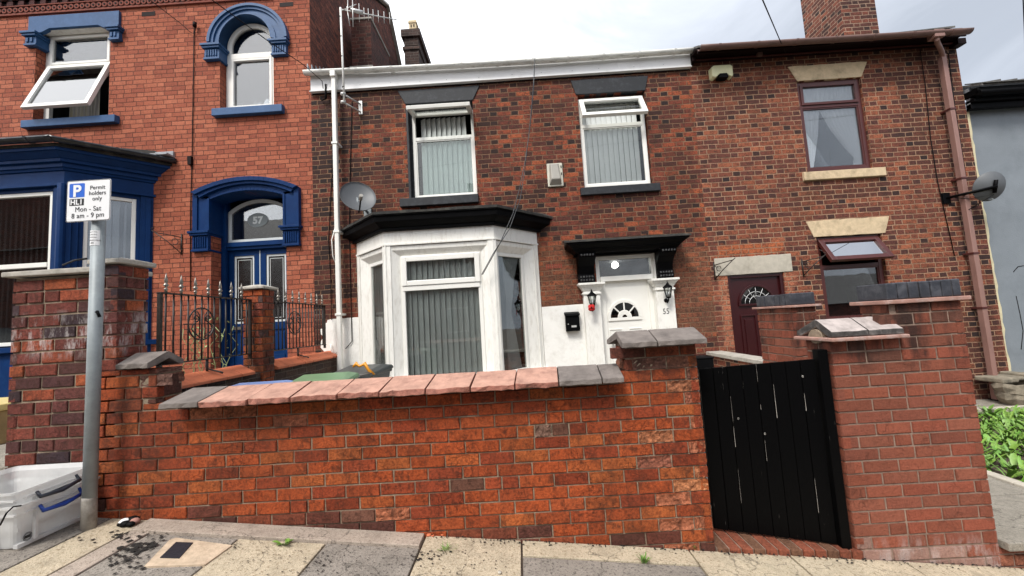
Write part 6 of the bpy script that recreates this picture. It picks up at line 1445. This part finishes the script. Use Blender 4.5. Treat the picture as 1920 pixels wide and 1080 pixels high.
# stop tap cover and its mortar surround
q = [PG(x, y, .011) for x, y in ((300, 1045), (336, 1046), (362, 1017), (330, 1016))]
qs = [PG(x, y, .007) for x, y in ((270, 1062), (385, 1058), (435, 1022), (330, 1008), (318, 1012))]
m = M(); m.prism([v+Vector((0, 0, -.03)) for v in qs], qs); sc1 = m.build('cover_surround', plain('pale_mortar_patch', (.54, .42, .30), .95, .2, 20., (.25, .17, .11), 12., .5, .8, 90.)); struct(sc1)
m = M(); m.prism([v+Vector((0, 0, -.03)) for v in q], q); tag(m.build('stop_tap_cover', plain('cast_iron_cover', (.012, .013, .02), .6, .4, 50., bs=.6, bsc=80.)), 'small black rectangular water cover set in the pavement', 'cover')
m = M()
c = PG(240, 984)
for (dx, dy, s, mi) in ((-.02, 0, .028, 1), (.03, .01, .025, 2), (.0, -.02, .024, 0), (.035, -.02, .02, 0), (-.03, -.01, .02, 0), (.01, .02, .03, 0)):
    m.lathe([(.001, 0), (s, s*.4), (s*.95, s), (s*.5, s*1.4), (.001, s*1.5)], (c.x+dx, c.y+dy, c.z-.002), 8, mi, sx=1.3)
tag(m.build('rubbish', [MATTB, SWHITE, plain('pink_rag', (.4, .2, .16), .8)]), 'clump of black and white rubbish at the foot of the wall by the sign pole', 'rubbish')
m = M()
for (px, py, s) in ((805, 1003, .018), (812, 1004, .012), (830, 1002, .014)):
    c = PG(px, py); m.lathe([(.001, 0), (s, .004), (s*.8, s*.6), (.001, s*.7)], (c.x, c.y-.01, c.z), 6)
tag(m.build('brick_fragments', TILEO), 'small red brick fragments at the foot of the orange wall', 'rubble')
m = M(); c = PG(937, 1076); m.lathe([(.001, 0), (.012, .004), (.010, .012), (.001, .014)], (c.x, c.y, c.z), 7); tag(m.build('pebble', STONEG), 'single pale pebble on the cream slab near the bottom edge', 'stone')

# ================================================================ row across the street (seen only as reflections)
OP = thing('terraced_row', 'dark brick terraced row with slate roof across the street', 'house', (0, -10.5, -.3))
m = M(); m.box(-80, 4, -19, -10.5, -3, 7.2); m.box(-80, -21, -18.9, -10.4, 7.0, 10.5); m.build('wall', CHIM, OP)  # raised left box is added height, blocking sky reflections in the blue bay's glass
m = M(); m.prism([(-80, -10.2, 7.2), (-80, -19.3, 7.2), (-80, -14.7, 10.0)], [(4, -10.2, 7.2), (4, -19.3, 7.2), (4, -14.7, 10.0)]); m.build('roof', SLATE, OP)
for x in (-22, -12, -3): m = M(); m.box(x, x+.9, -15.2, -14.2, 9.4, 11.4); m.build('chimney', CHIM, OP)
for x in range(-28, 3, 4):
    for z in (1.0, 3.9):
        m = M(); framebars(m, F(0, -10.5, math.pi), -x-1.2, -x, z, z+1.4, -.02, .04, .08); f_ = m.build('window', WHITE, OP); pane(f_, F(0, -10.5, math.pi), -x-1.15, -x-.05, z+.05, z+1.35, .01, GLS)

OB = thing('bungalow', 'low dark brick bungalow with hipped slate roof across the street', 'house', (20, -12, -1.6))
m = M(); m.box(4.5, 44, -19, -11, -4, 1.3); m.build('wall', CHIM, OB)
m = M(); m.prism([(4.2, -10.7, 1.3), (44.3, -10.7, 1.3), (44.3, -19.3, 1.3), (4.2, -19.3, 1.3)], [(8, -14.8, 3.3), (40, -14.8, 3.3), (40, -15.2, 3.3), (8, -15.2, 3.3)]); m.build('roof', SLATE, OB)
m = M(); m.prism([(13, -10.6, 1.5), (17, -10.6, 1.5), (15, -10.6, 3.4)], [(13, -14, 1.5), (17, -14, 1.5), (15, -14, 3.4)]); m.build('gable', SLATE, OB)
